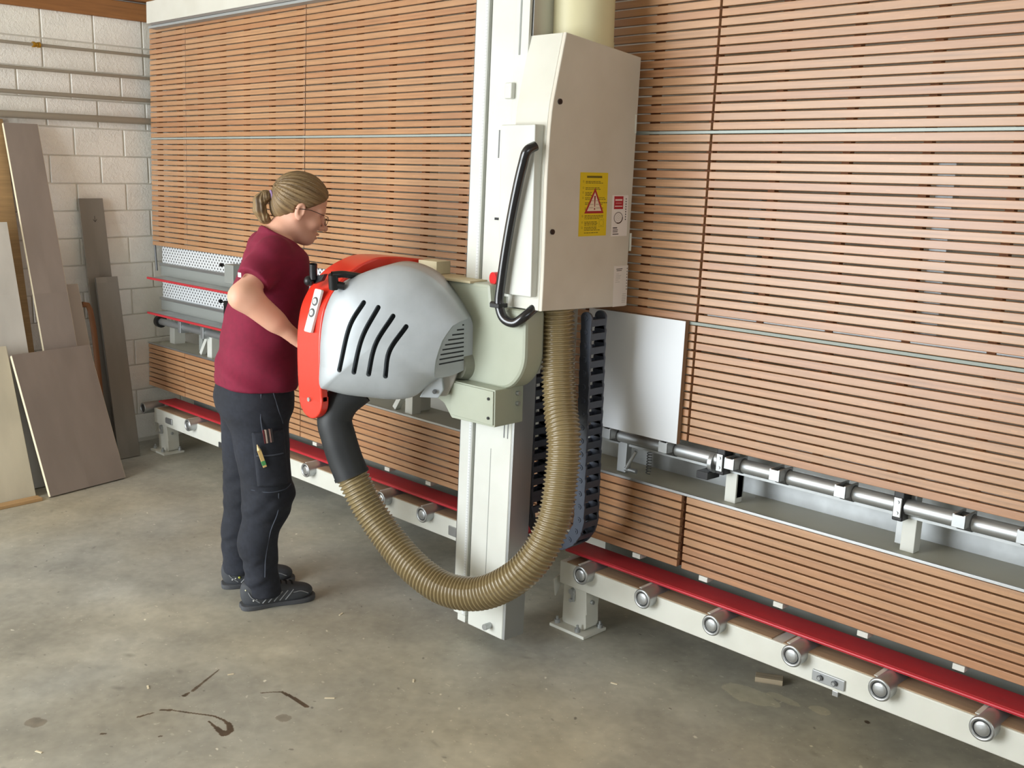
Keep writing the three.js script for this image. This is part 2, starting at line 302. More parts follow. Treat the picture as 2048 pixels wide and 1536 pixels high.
// ---------------------------------------------------------------- panel saw frame
const T = 0.03386, Z0 = -2.77;
const frame = thing('panel_saw_frame', 'vertical panel saw frame of brown wooden slats with red lower ledge', 'saw frame', [0, 0, Z0]);
const lean = (o) => { o.rotation.x = -T; return o; };
const PITCH = 0.0286, SH = 0.0236, SD = 0.018;
const slatGeo = {};
function slatG(x0, x1, k) {
  const key = x0 + ':' + k; if (slatGeo[key]) return slatGeo[key];
  const g = new RoundedBoxGeometry(x1 - x0, SH, SD, 1, 0.0022); g.translate((x0 + x1) / 2 + k * 1.37, k * 0.41, -SD / 2); const q = muv(g); q.translate(-k * 1.37, -k * 0.41, 0); return slatGeo[key] = q;
}
function slatPanel(name, cols, vTop, vBot, jitter = 0.0006) {
  const p = lean(sub(name, frame)), n = Math.round((vTop - vBot) / PITCH), pitch = (vTop - vBot + 0.005) / n;
  for (const [x0, x1] of cols) for (let r = 0; r < n; r++) {
    const s = mesh('slat', slatG(x0, x1, (rnd() * 3) | 0), slatMats[(rnd() * 5) | 0], p);
    s.position.set(0, vTop - SH / 2 - r * pitch + rr(-jitter, jitter), rr(-0.0008, 0.0008)); s.rotation.z = rr(-1, 1) * 0.0011 / (x1 - x0) * 1.2;
    s.position.y -= s.rotation.z * (x0 + x1) / 2;
  }
  return p;
}
const C1 = [-5.83, -5.416], C2 = [-5.412, -4.264], C3 = [-4.258, -2.5], C4 = [-2.494, -1.977], C5 = [-1.969, -0.25];
slatPanel('upper_slat_panel', [C1, C2, C3, C4, C5], 2.398, 1.8005);
slatPanel('middle_slat_panel', [C1, C2, C3, C4, C5], 1.787, 1.188);
slatPanel('work_slat_panel', [C4, C5], 1.1745, 0.786);
slatPanel('lower_slat_panel', [[-5.9, -5.457], [-5.453, -4.28], [-4.274, -2.5], [-2.494, -1.966], [-1.958, -0.2]], 0.597, 0.344, 0.0005);
{
  const g = lean(sub('backing_rails', frame));
  for (let x = -5.78; x < -0.3; x += 0.237) { const d = x > -2.5; mesh('batten', bx(x - 0.012, x + 0.012, d ? 0.79 : 1.19, 2.39, -0.045, -SD - 0.002, 0.001), battenMat, g); mesh('batten', bx(x - 0.012, x + 0.012, 0.345, 0.595, -0.045, -SD - 0.002, 0.001), battenMat, g); }
  const b = lean(sub('steel_backing', frame));
  for (const [x, w] of [[-1.229, 0.026], [-1.82, 0.022], [-5.36, 0.02], [-4.2, 0.02]]) mesh('steel_upright', bx(x - w, x + w, 0.62, x < -1.5 && x > -2 ? 1.6 : 1.72, -0.09, -0.05), x < -1.5 ? grayPaint : galv, b);
  for (const x of [-5.8, -4.2, -3.52, -0.6]) mesh('frame_post', bx(x - 0.03, x + 0.03, 0.4, 2.5, -0.17, -0.1), columnWhite, b);
  const t = lean(sub('rail_strips', frame));
  mesh('joint_strip', bx(-5.83, -0.25, 1.7893, 1.7985, -0.02, -0.002, 0.001), mat('#a3aba6', 0.5, { metalness: 0.2 }), t);
  mesh('joint_strip', bx(-2.0, -0.25, 1.1765, 1.1865, -0.03, 0.001, 0.001), mat('#8f978f', 0.45), t);
  mesh('joint_strip', bx(-1.95, -0.25, 1.205, 1.222, -0.032, -0.024, 0.001), galv, t);
  mesh('top_rail', bx(-5.76, -0.25, 2.413, 2.53, -0.06, 0.05, 0.003), cream, t);
  mesh('top_guide', bx(-5.70, -0.25, 2.3995, 2.4125, -0.01, 0.055, 0.001), alu, t);
  mesh('top_guide', bx(-5.74, -0.25, 2.386, 2.3985, 0.003, 0.05, 0.001), mat('#9a9d9c', 0.45), t);
}
// open tool shelf at the far end of the frame
{
  const perfTex = tex(64, 64, (i, j) => { const a = Math.hypot(i - 16, j - 16), b = Math.hypot(i - 48, j - 48); return Math.min(a, b) < 11 ? 0.2 : 0.95; });
  perfTex.repeat.set(32, 32);
  const perf = mat('#e4e8ea', 0.45, { map: perfTex });
  const g = lean(sub('tool_shelf', frame));
  for (const [a, b] of [[1.182, 1.088], [0.985, 0.888]]) {
    mesh('perforated_plate', bx(-5.79, -2.75, b, a, -0.045, -0.04, 0), perf, g);
    mesh('plate_lip', bx(-5.79, -2.75, b - 0.016, b, -0.04, -0.02), alu, g);
    mesh('shelf_back', bx(-5.79, -2.75, b - 0.075, b - 0.016, -0.04, -0.03), grayPaint, g);
    mesh('shelf_plate', bx(-5.70, -2.75, b - 0.081, b - 0.075, -0.04, 0.09, 0.001), galv, g);
    mesh('shelf_edge', bx(-5.70, -2.75, b - 0.085, b - 0.073, 0.088, 0.102, 0.002), redRail, g);
  }
  mesh('side_rod', cyl([-5.82, 1.19, -0.01], [-5.8, 1.04, -0.01], 0.006), darkSteel, g);
  mesh('round_bar', cyl([-5.78, 0.742, -0.02], [-2.7, 0.742, -0.02], 0.02), steel, g);
  mesh('bar_cap', cyl([-5.80, 0.742, -0.02], [-5.77, 0.742, -0.02], 0.036), black, g);
  for (const x of [-5.5, -5.24, -4.4, -3.6]) mesh('bar_clamp', bx(x - 0.015, x + 0.015, 0.71, 0.775, -0.05, 0.008), steel, g);
  for (const x of [-5.25, -3.5]) { mesh('brace', (() => { const q = bx(-0.012, 0.012, 0, 0.14, -0.06, -0.03); q.rotateZ(-0.6); q.translate(x - 0.08, 0.61, 0); return q; })(), columnWhite, g); mesh('shelf_post', bx(x, x + 0.05, 0.6, 0.73, -0.08, -0.03), columnWhite, g); }
  for (const [x, y] of [[-4.92, 1.118], [-4.93, 0.925]]) { mesh('stop_block', bx(x, x + 0.09, y - 0.07, y + 0.03, -0.03, 0.05, 0.004), y > 1 ? grayPaint : black, g); mesh('stop_knob', cyl([x - 0.06, y + 0.02, 0.03], [x, y + 0.015, 0.03], 0.004), black, g); mesh('stop_knob', cyl([x - 0.07, y + 0.02, 0.03], [x - 0.055, y + 0.02, 0.03], 0.01), black, g); }
}
// ledge between the slats: galvanised trough, round stop bar, rests
{
  const g = lean(sub('stop_ledge', frame));
  mesh('trough_back', bx(-2.6, -0.2, 0.6, 0.8, -0.205, -0.2, 0), galv, g);
  mesh('trough_sill', bx(-5.9, -0.2, 0.598, 0.604, -0.2, 0.0, 0.001), sillGray, g);
  mesh('sill_edge', bx(-5.9, -0.2, 0.6, 0.609, 0.0, 0.006, 0.001), alu, g);
  mesh('stop_bar', cyl([-2.6, 0.742, -0.028], [-0.2, 0.742, -0.028], 0.0225), steel, g);
  mesh('bar_rail', bx(-2.6, -0.2, 0.706, 0.714, -0.06, -0.04, 0), galv, g);
  for (const x of [-2.30, -2.05, -1.785, -1.62, -1.40, -1.05, -0.88, -0.6]) {
    const r = sub('rest', g);
    mesh('rest_fork', merge([bx(x - 0.018, x - 0.012, 0.735, 0.772, -0.05, 0.03, 0.001), bx(x + 0.012, x + 0.018, 0.735, 0.772, -0.05, 0.03, 0.001), bx(x - 0.018, x + 0.018, 0.735, 0.77, 0.026, 0.031, 0.001)]), steel, r);
    mesh('rest_insert', bx(x - 0.012, x + 0.012, 0.745, 0.762, -0.05, 0.025, 0.001), black, r);
    mesh('rest_ring', cyl([x - 0.02, 0.742, -0.028], [x + 0.02, 0.742, -0.028], 0.0255), darkSteel, r);
  }
  for (const x of [-1.84, -1.235]) {
    const c = sub('bar_clamp', g);
    mesh('clamp_body', bx(x - 0.016, x + 0.016, 0.70, 0.79, -0.06, -0.003, 0.004), black, c);
    mesh('clamp_plate', bx(x - 0.012, x + 0.012, 0.712, 0.77, -0.003, 0.003), alu, c);
    for (const v of [0.725, 0.757]) mesh('clamp_screw', cyl([x, v, 0.002], [x, v, 0.006], 0.005), steel, c);
    mesh('post', bx(x + 0.0, x + 0.042, 0.604, 0.705, -0.085, -0.045), columnWhite, g);
  }
  mesh('clamp_ring', cyl([-1.885, 0.73, -0.028], [-1.87, 0.73, -0.028], 0.034), steel, g);
  mesh('clamp_shoe', bx(-1.92, -1.875, 0.675, 0.7, -0.06, 0.01), black, g);
  mesh('spring', (() => { const pts = []; for (let i = 0; i <= 80; i++) { const a = i / 80 * Math.PI * 16; pts.push([-2.17 + 0.008 * Math.cos(a), 0.62 + i / 80 * 0.08, -0.06 + 0.008 * Math.sin(a)]); } return tube(pts, 0.0018, 200, 5); })(), darkSteel, g);
  mesh('lever', merge([bx(-2.29, -2.25, 0.61, 0.72, -0.06, -0.03), cyl([-2.24, 0.63, -0.02], [-2.2, 0.7, -0.02], 0.006), cyl([-2.25, 0.625, -0.03], [-2.2, 0.625, -0.03], 0.008)]), steel, g);
}
// lower beam, red ledge, rollers, feet
function beamSide(x0, x1) {
  mesh('lower_beam', bx(x0, x1, 0.166, 0.253, -2.79 - Z0, -2.70 - Z0, 0.004), beamWhite, frame);
  for (let x = x0 + 0.03; x < x1 - 0.2; x += 0.9) mesh('hardboard_strip', bx(x, Math.min(x + 0.86, x1 - 0.02), 0.2525, 0.256, -2.79 - Z0, -2.705 - Z0, 0.0008), brown, frame);
  mesh('red_ledge', (() => { const s = [[-2.84, 0.283], [-2.742, 0.283], [-2.735, 0.279], [-2.735, 0.284], [-2.741, 0.290], [-2.84, 0.290]]; const g = extrudeX(s, x0 - 0.005, x1, 0); g.translate(0, 0, -Z0); return muv(g); })(), redRail, frame);
  mesh('ledge_lip', cyl([x0 - 0.005, 0.2845, -2.737 - Z0], [x1, 0.2845, -2.737 - Z0], 0.0048, 0.0048, 12), mat('#c2303c', 0.3), frame);
  mesh('ledge_support', bx(x0 + 0.02, x1 - 0.02, 0.25, 0.283, -2.84 - Z0, -2.8 - Z0, 0), darkSteel, frame);
  mesh('added_rear_plate', bx(x0 + 0.005, x1, 0.18, 0.44, -2.98 - Z0, -2.95 - Z0, 0.002), grayPaint, frame);  // added plate, darkens the gap between the red ledge and the slats
}
beamSide(-5.68, -2.66); beamSide(-2.44, -0.2);
for (let x = -5.0; x < -0.4; x += 0.285) mesh('slat_clip', bx(x - 0.017, x + 0.017, 0.326, 0.343, -0.035, 0.003, 0.001), columnWhite, lean(sub('clip', frame)));
for (const x of [-2.305, -2.025, -1.745, -1.455, -1.175, -0.89, -0.61, -5.74, -5.2, -4.62, -4.05, -3.47, -3.19]) {
  const r = sub('roller', frame), z = -2.66 - Z0, hollow = x < -5.5;
  mesh('tube', merge([cyl([x, 0.245, z - 0.12], [x, 0.245, z - 0.004], 0.0335, 0.0335, 32)]), steel, r);
  mesh('end_ring', (() => { const q = new THREE.TorusGeometry(0.029, 0.0055, 8, 32); q.translate(x, 0.245, z - 0.003); return q; })(), alu, r);
  mesh('end_groove', cyl([x, 0.245, z - 0.012], [x, 0.245, z - 0.0025], 0.027, 0.027, 32), black, r);
  if (!hollow) mesh('end_disc', (() => { const q = new THREE.LatheGeometry([[0, 0.005], [0.012, 0.0045], [0.0195, 0.0025], [0.021, 0]].map(([a, b]) => new THREE.Vector2(a, b)), 28); q.rotateX(Math.PI / 2); q.translate(x, 0.245, z - 0.002); return q; })(), alu, r);
  mesh('scale_strip', bx(x - 0.028, x - 0.014, 0.272, 0.2745, z - 0.11, z - 0.02, 0), columnWhite, r);
}
function foot(x) {
  const f = sub('support_foot', frame); f.position.set(x, 0, -Z0);
  mesh('base_plate', bx(-0.085, 0.085, 0, 0.012, -2.795, -2.668), beamWhite, f);
  mesh('foot_post', extrudeZ(roundPoly([[-0.055, 0.2], [-0.06, 0.012], [0.058, 0.012], [0.05, 0.2]], [0.001, 0.012, 0.02, 0.001]), -2.78, -2.71, 0.002), beamWhite, f);
  mesh('gusset', extrudeX([[-2.785, 0.19], [-2.705, 0.17], [-2.712, 0.075], [-2.77, 0.06]], 0.052, 0.058, 0), beamWhite, f);
  mesh('gusset', extrudeX([[-2.785, 0.19], [-2.705, 0.17], [-2.715, 0.1]], -0.105, -0.1, 0), beamWhite, f);
  for (const [bx_, bz] of [[-0.066, -2.69], [0.04, -2.685], [0.07, -2.775]]) { mesh('anchor_bolt', cyl([bx_, 0.012, bz], [bx_, 0.026, bz], 0.011, 0.011, 6), steel, f); mesh('anchor_bolt', cyl([bx_, 0.02, bz], [bx_, 0.038, bz], 0.005, 0.005, 12), steel, f); }
  mesh('clamp_bolt', merge([cyl([-0.008, 0.15, -2.712], [-0.008, 0.15, -2.695], 0.012, 0.012, 6), bx(-0.012, 0.004, 0.112, 0.15, -2.708, -2.699), cyl([-0.006, 0.118, -2.71], [-0.006, 0.118, -2.69], 0.007, 0.007, 12)]), steel, f);
  mesh('side_bolt', cyl([0.058, 0.12, -2.735], [0.07, 0.12, -2.735], 0.008, 0.008, 6), steel, f);
}
foot(-2.37); foot(-5.60);
{
  const b = sub('joint_plate', frame); b.position.set(0, 0, -Z0);
  mesh('plate', bx(-1.40, -1.295, 0.179, 0.213, -2.703, -2.693), steel, b);
  for (const x of [-1.372, -1.325]) { mesh('plate_bolt', cyl([x, 0.196, -2.694], [x, 0.196, -2.686], 0.0095, 0.0095, 6), darkSteel, b); mesh('plate_bolt', cyl([x, 0.196, -2.694], [x, 0.196, -2.683], 0.005), alu, b); }
  mesh('plate_tab', bx(-1.335, -1.315, 0.15, 0.168, -2.72, -2.70), alu, b);
  const c = sub('joint_plate', frame); c.position.set(0, 0, -Z0);
  mesh('plate', bx(-5.53, -5.45, 0.19, 0.225, -2.703, -2.69, 0.01), steel, c);
  mesh('plate', bx(-4.93, -4.85, 0.17, 0.2, -2.703, -2.694), darkSteel, c);
  mesh('plate', bx(-3.06, -2.96, 0.185, 0.225, -2.703, -2.694), alu, c);
}
// ---------------------------------------------------------------- workpiece
{
  const w = thing('chipboard_sheet', 'white coated chipboard sheet standing on the stop rests behind the hose', 'sheet', [-2.21, 0, Z0]); lean(w);
  mesh('core', bx(-0.21, 0.21, 0.773, 1.188, 0.003, 0.021, 0.0006), chipEdge, w);
  mesh('face', bx(-0.2095, 0.2095, 0.7735, 1.1875, 0.021, 0.0222, 0.0004), whiteBoard, w);
}

// ---------------------------------------------------------------- saw column
{
  const c = thing('saw_column', 'tall white steel column carrying the saw, with a scale strip', 'column', [-2.533, 0, -2.374]); c.rotation.x = -T;
  const X = (x) => x + 2.533;
  mesh('column_body', bx(X(-2.588), X(-2.41), 0.05, 3.3, -0.1, 0, 0.004), columnWhite, c);
  mesh('corner_strip', bx(X(-2.424), X(-2.40), 0.05, 3.3, -0.098, -0.003, 0.002), alu, c);
  mesh('guide_rail', bx(X(-2.664), X(-2.601), 0.075, 3.3, -0.07, 0.002, 0.003), columnWhite, c);
  mesh('guide_rail_foot', bx(X(-2.642), X(-2.601), 0.05, 0.075, -0.07, 0.001, 0.002), columnWhite, c);
  mesh('guide_groove', bx(X(-2.603), X(-2.586), 0.055, 3.3, -0.09, -0.012, 0.001), grayPaint, c);
  mesh('rail_back', bx(X(-2.674), X(-2.663), 0.075, 3.3, -0.09, -0.006, 0.001), darkSteel, c);
  const scaleTex = tex(32, 256, (i, j) => (j % 32 < 3 && i > 6) || (j % 8 < 2 && i > 18) ? 0.6 : 0.94);
  scaleTex.repeat.set(1 / 0.014, 1 / 0.08);
  mesh('scale_strip', bx(X(-2.617), X(-2.604), 0.08, 3.3, 0.002, 0.003, 0), mat('#e9eceb', 0.5, { map: scaleTex }), c);
  mesh('side_cover', bx(X(-2.465), X(-2.404), 1.25, 3.3, 0.0, 0.012, 0.002), columnWhite, c);
  mesh('side_slot', bx(X(-2.445), X(-2.438), 2.02, 2.19, 0.012, 0.0135, 0.0005), grayPaint, c);
  mesh('cover_seam', bx(X(-2.474), X(-2.470), 1.80, 3.3, 0.0, 0.0012, 0), darkSteel, c);
  mesh('cover_tab', bx(X(-2.485), X(-2.453), 1.885, 1.935, 0.01, 0.03, 0.004), columnWhite, c);
  mesh('front_seam', bx(X(-2.506), X(-2.504), 0.25, 0.72, 0.0, 0.0008, 0), grayPaint, c);
  mesh('front_slot', merge([bx(X(-2.446), X(-2.442), 0.77, 0.83, 0, 0.0012, 0), bx(X(-2.428), X(-2.425), 0.77, 0.85, 0, 0.0012, 0)]), darkSteel, c);
  mesh('vent_slot', bx(X(-2.532), X(-2.527), 1.70, 1.79, 0, 0.0012, 0), darkSteel, c);
  mesh('name_plate', bx(X(-2.535), X(-2.516), 1.498, 1.506, 0, 0.0015, 0), blackMatte, c);
  mesh('foot_pin', cyl([X(-2.47), 0.085, -0.01], [X(-2.47), 0.085, 0.03], 0.011), alu, c);
}
// ---------------------------------------------------------------- switch cabinet
function paperTex(w, h, draw) { const cv = document.createElement('canvas'); cv.width = w; cv.height = h; const x = cv.getContext('2d'); draw(x, w, h); const t = new THREE.CanvasTexture(cv); t.colorSpace = THREE.SRGBColorSpace; return t; }
function sticker(name, z0, z1, y0, y1, m, parent, x) { // on a face towards +x; z0 is the edge nearer the camera side
  const g = new THREE.BoxGeometry(z0 - z1, y1 - y0, 0.0008), p = g.attributes.position, uv = g.attributes.uv;
  for (let i = 0; i < p.count; i++) uv.setXY(i, p.getX(i) / (z0 - z1) + 0.5, p.getY(i) / (y1 - y0) + 0.5);
  g.rotateY(Math.PI / 2); g.translate(x + 0.0004, (y0 + y1) / 2, (z0 + z1) / 2); return mesh(name, g, m, parent);
}
{
  const c = thing('switch_cabinet', 'cream steel switch cabinet with yellow warning sheet on its side', 'cabinet', [-2.33, 1.2, -2.58]);
  const place = (g) => { g.translate(2.33, -1.2, 2.58); return g; };
  const prof = [[-2.368, 1.226], [-2.373, 1.356], [-2.377, 1.664], [-2.39, 1.843], [-2.406, 1.918], [-2.444, 2.076], [-2.807, 2.034], [-2.779, 1.212]];
  const sm = (() => { const cv = new THREE.CatmullRomCurve3(prof.slice(0, 6).map(([z, y]) => V3(0, y, z))); return [...cv.getPoints(24).map((p) => [p.z, p.y]), prof[6], prof[7]]; })();
  mesh('cabinet_body', place(extrudeX(sm, -2.408, -2.268, 0.002)), cream, c);
  mesh('cabinet_door', place(extrudeX(sm.map(([z, y]) => [z + (z > -2.5 ? 0.004 : 0), y]), -2.265, -2.25, 0.0035)), cabinetMat, c);
  for (const [y, z] of [[1.87, -2.418], [1.474, -2.401]]) mesh('door_lock', place(merge([cyl([-2.251, y, z], [-2.245, y, z], 0.0085), cyl([-2.25, y, z], [-2.2435, y, z], 0.004, 0.004, 8)])), mat('#2c1c18', 0.5), c);
  for (const y of [1.79, 1.40]) mesh('door_hinge', place(cyl([-2.252, y, -2.793 + (y - 1.8) * 0], [-2.252, y + 0.06, -2.793], 0.005)), cream, c);
  mesh('front_cover', place(bx(-2.431, -2.281, 1.268, 1.80, -2.42, -2.345, 0.004)), columnWhite, c);
  mesh('cover_edge', place(bx(-2.437, -2.4315, 1.29, 1.795, -2.42, -2.352, 0.001)), columnWhite, c);
  const bars = (x, list, col) => { x.fillStyle = col; for (const [a, b, w, h] of list) x.fillRect(a, b, w, h); };
  const warn = paperTex(256, 384, (x, w, h) => {
    x.fillStyle = '#dfc21a'; x.fillRect(0, 0, w, h);
    const L = []; let s = 5; const r = () => (s = (s * 16807) % 2147483647) / 2147483647;
    L.push([60, 20, 140, 12]);
    for (const [y0, n, wd] of [[52, 2, 190], [90, 2, 180], [118, 3, 70], [150, 2, 190], [180, 2, 200], [212, 2, 190], [258, 3, 175], [296, 3, 120], [328, 3, 130], [362, 1, 140]]) for (let k = 0; k < n; k++) { let px = 50; const end = 50 + wd * (0.7 + 0.3 * r()); while (px < end) { const ww = 8 + 18 * r(); L.push([px, y0 + k * 9, ww, 4]); px += ww + 4; } }
    bars(x, L, '#5f5414');
    for (const y of [54, 92, 120, 152, 262, 300, 332]) { x.beginPath(); x.arc(30, y, 5, 0, 7); x.lineWidth = 2; x.strokeStyle = '#7c6d14'; x.stroke(); }
    x.strokeStyle = '#a8961b'; x.lineWidth = 2; x.strokeRect(185, 282, 46, 46); x.beginPath(); x.arc(208, 305, 18, 0, 7); x.stroke();
    x.fillStyle = '#a71e27'; x.beginPath(); x.moveTo(140, 92); x.lineTo(226, 246); x.lineTo(46, 246); x.closePath(); x.fill();
    x.fillStyle = '#e4d3bd'; x.beginPath(); x.moveTo(140, 118); x.lineTo(204, 232); x.lineTo(70, 232); x.closePath(); x.fill();
    x.fillStyle = '#8c2322'; x.beginPath(); x.moveTo(133, 140); x.lineTo(147, 140); x.lineTo(143, 206); x.lineTo(137, 206); x.closePath(); x.fill(); x.beginPath(); x.arc(140, 219, 6, 0, 7); x.fill();
    bars(x, [[108, 168, 22, 3], [150, 168, 26, 3], [98, 190, 30, 3], [150, 190, 38, 3], [88, 210, 40, 3], [154, 212, 36, 3]], '#9a8a74');
  });
  sticker('warning_sheet', 0.055, -0.081, 0.256, 0.459, mat('#ffffff', 0.5, { map: warn }), c, 0.08);
  const service = paperTex(160, 320, (x, w, h) => {
    x.fillStyle = '#e9e2dd'; x.fillRect(0, 0, w, h); x.fillStyle = '#b01f2d'; x.fillRect(18, 8, 92, 100);
    bars(x, [[28, 30, 72, 14], [34, 60, 60, 3], [26, 82, 78, 8]], '#e7c9c6');
    x.lineWidth = 9; x.strokeStyle = '#9a938f'; x.beginPath(); x.arc(66, 176, 42, 0, 7); x.stroke(); x.strokeStyle = '#3a2522'; x.beginPath(); x.arc(66, 176, 42, -0.1, 1.9); x.stroke(); x.lineWidth = 3; x.strokeStyle = '#b3aca8'; x.beginPath(); x.arc(66, 176, 24, 0, 7); x.stroke(); x.beginPath(); x.arc(66, 176, 10, 0, 7); x.stroke();
    bars(x, [[14, 250, 44, 9], [14, 268, 52, 6], [14, 282, 50, 6], [14, 300, 60, 7]], '#3d3735');
    for (let k = 0; k < 9; k++) x.fillRect(134, 24 + k * 20, 9, 11);
  });
  sticker('service_sticker', -0.108, -0.19, 0.252, 0.387, mat('#ffffff', 0.5, { map: service }), c, 0.08);
  const note = paperTex(160, 384, (x, w, h) => {
    x.fillStyle = '#e2dbd4'; x.fillRect(0, 0, w, h);
    bars(x, [[26, 26, 70, 8], [30, 42, 58, 7]], '#5d5752');
    bars(x, [[26, 74, 34, 3], [24, 90, 60, 3], [24, 104, 50, 3], [22, 118, 52, 3], [22, 132, 34, 3], [20, 150, 48, 3]], '#a19a93');
    bars(x, [[108, 268, 42, 3], [104, 284, 44, 3], [104, 300, 42, 3], [102, 316, 44, 3], [100, 332, 42, 3], [100, 348, 40, 3]], '#8d8680');
    for (let k = 0; k < 8; k++) bars(x, [[146, 24 + k * 28, 7, 12]], '#2d2a28');
  });
  sticker('notice_sticker', -0.131, -0.205, 0.014, 0.152, mat('#ffffff', 0.5, { map: note }), c, 0.08);
}
{
  const h = thing('black_handle_pipe', 'long bent black pipe hanging in front of the switch cabinet', 'pipe', [-2.35, 1.2, -2.33]);
  const pts = [[-2.285, 1.735, -2.352], [-2.29, 1.72, -2.323], [-2.306, 1.677, -2.32], [-2.352, 1.507, -2.32], [-2.389, 1.315, -2.32], [-2.397, 1.235, -2.32], [-2.376, 1.192, -2.322], [-2.336, 1.182, -2.33], [-2.306, 1.205, -2.345], [-2.298, 1.225, -2.37], [-2.298, 1.24, -2.40]].map(([x, y, z]) => [x + 2.35, y - 1.2, z + 2.33]);
  mesh('pipe', tube(pts, 0.0155, 120, 20), mat('#15161d', 0.22, { clearcoat: 0.7, clearcoatRoughness: 0.15 }), h);
  mesh('pipe_clip', merge([bx(-0.072, -0.03, 0.026, 0.04, -0.012, 0.03), cyl([-0.085, 0.034, 0.008], [-0.065, 0.034, 0.008], 0.009)]), black, h);
}
{
  const b = thing('stop_button', 'red round emergency button beside the black pipe', 'button', [-2.487, 1.308, -2.40]);
  mesh('button_cap', cyl([0, 0, 0.0], [-0.004, 0, 0.022], 0.021), mat('#d6262a', 0.4), b);
  mesh('button_base', cyl([0, 0, -0.03], [0, 0, 0.002], 0.014), sageGreen, b);
}
// ---------------------------------------------------------------- extraction duct above the cabinet
{
  const d = thing('extraction_duct', 'cream round extraction duct rising above the switch cabinet', 'duct', [-2.385, 2.0, -2.65]);
  mesh('pipe', new THREE.CylinderGeometry(0.112, 0.112, 1.5, 48, 1, false).translate(0, 0.8, 0), ductMat, d);
  mesh('collar', cyl([0, 0.05, 0], [0, 0.075, 0], 0.1135, 0.1135, 48), ductMat, d);
}
// ---------------------------------------------------------------- extraction hose
{
  const h = thing('extraction_hose', 'brown ribbed extraction hose sagging from the cabinet to the saw hood', 'hose', [-2.4, 0, -2.3]);
  const pts = [[-2.309, 1.24, -2.5], [-2.303, 1.12, -2.5], [-2.285, 1.0, -2.49], [-2.258, 0.9, -2.475], [-2.215, 0.80, -2.45], [-2.195, 0.674, -2.42], [-2.184, 0.549, -2.38], [-2.205, 0.435, -2.33], [-2.262, 0.35, -2.285], [-2.38, 0.272, -2.24], [-2.512, 0.258, -2.20], [-2.636, 0.303, -2.17], [-2.75, 0.38, -2.15], [-2.839, 0.487, -2.12], [-2.895, 0.595, -2.093]];
  const cv = new THREE.CatmullRomCurve3(pts.map(([x, y, z]) => V3(x + 2.4, y, z + 2.3)), false, 'centripetal');
  cv.arcLengthDivisions = 600;
  const len = cv.getLength(), pitch = 0.0145, ribs = Math.round(len / pitch), N = ribs * 6, R = 22;
  const g = new THREE.TubeGeometry(cv, N, 0.055, R, false), p = g.attributes.position, q = V3();
  const profr = [1.06, 1.03, 0.94, 0.905, 0.94, 1.03];
  for (let i = 0; i <= N; i++) {
    const c = cv.getPointAt(i / N);
    for (let j = 0; j <= R; j++) { const k = i * (R + 1) + j, f = profr[((i + Math.round(j / R * 6)) % 6 + 6) % 6]; q.fromBufferAttribute(p, k).sub(c).multiplyScalar(f).add(c); p.setXYZ(k, q.x, q.y, q.z); }
  }
  g.computeVertexNormals(); mesh('ribbed_tube', g, hoseMat, h);
  const cuff = [[-2.893, 0.59, -2.094], [-2.918, 0.65, -2.083], [-2.94, 0.73, -2.07], [-2.955, 0.79, -2.066], [-2.945, 0.85, -2.09], [-2.915, 0.9, -2.14]].map(([x, y, z]) => [x + 2.4, y, z + 2.3]);
  mesh('black_cuff', tube(cuff, 0.061, 40, 28), rubberDark, h);
  mesh('cuff_band', tube([cuff[0], cuff[0].map((v, i) => v + (cuff[1][i] - v) * 0.16)], 0.0635, 4, 28), rubberDark, h);
}
// ---------------------------------------------------------------- cable chain
{
  const c = thing('cable_chain', 'black plastic cable chain hanging in a loop beside the hose', 'cable chain', [-2.37, 0.3, -2.57]);
  const path = []; const xl = -2.492, xr = -2.243, rad = (xr - xl) / 2, yb = 0.50;
  for (let y = 1.2; y > yb; y -= 0.01) path.push([xr, y]);
  for (let a = 0; a <= 40; a++) { const t = a / 40 * Math.PI; path.push([(xl + xr) / 2 + rad * Math.cos(t), yb - rad * Math.sin(t)]); }
  for (let y = yb; y < 0.97; y += 0.01) path.push([xl, y]);
  const cv = new THREE.CatmullRomCurve3(path.map(([x, y]) => V3(x, y, 0))); cv.arcLengthDivisions = 400;
  const pitch = 0.046, n = Math.floor(cv.getLength() / pitch);
  const plate = (z0, z1, k) => { const s = new THREE.Shape(); s.absellipse(0, 0.012, 0.024, 0.02, 0, Math.PI, false); s.lineTo(-0.021, -0.03); s.lineTo(0.021, -0.03); s.closePath(); return extrudeZ(s, z0 + k, z1 + k, 0.0015, 8); };
  const link = merge([plate(-0.009, 0, 0), plate(-0.009, 0, -0.071), cyl([0, 0.012, 0], [0, 0.012, 0.003], 0.01, 0.009, 14), cyl([0, 0.012, -0.002], [0, 0.012, 0.005], 0.004, 0.004, 8), bx(0.017, 0.023, -0.016, 0.008, -0.075, -0.006), bx(-0.023, -0.017, -0.016, 0.008, -0.075, -0.006)]);
  for (let i = 0; i < n; i++) {
    const t = (i + 0.5) / n, p = cv.getPointAt(t), d = cv.getTangentAt(t), m = mesh('chain_link', link, chainMat, c);
    m.position.set(p.x + 2.37, p.y - 0.3, 0); m.rotation.z = Math.atan2(d.y, d.x) + Math.PI / 2;
  }
}

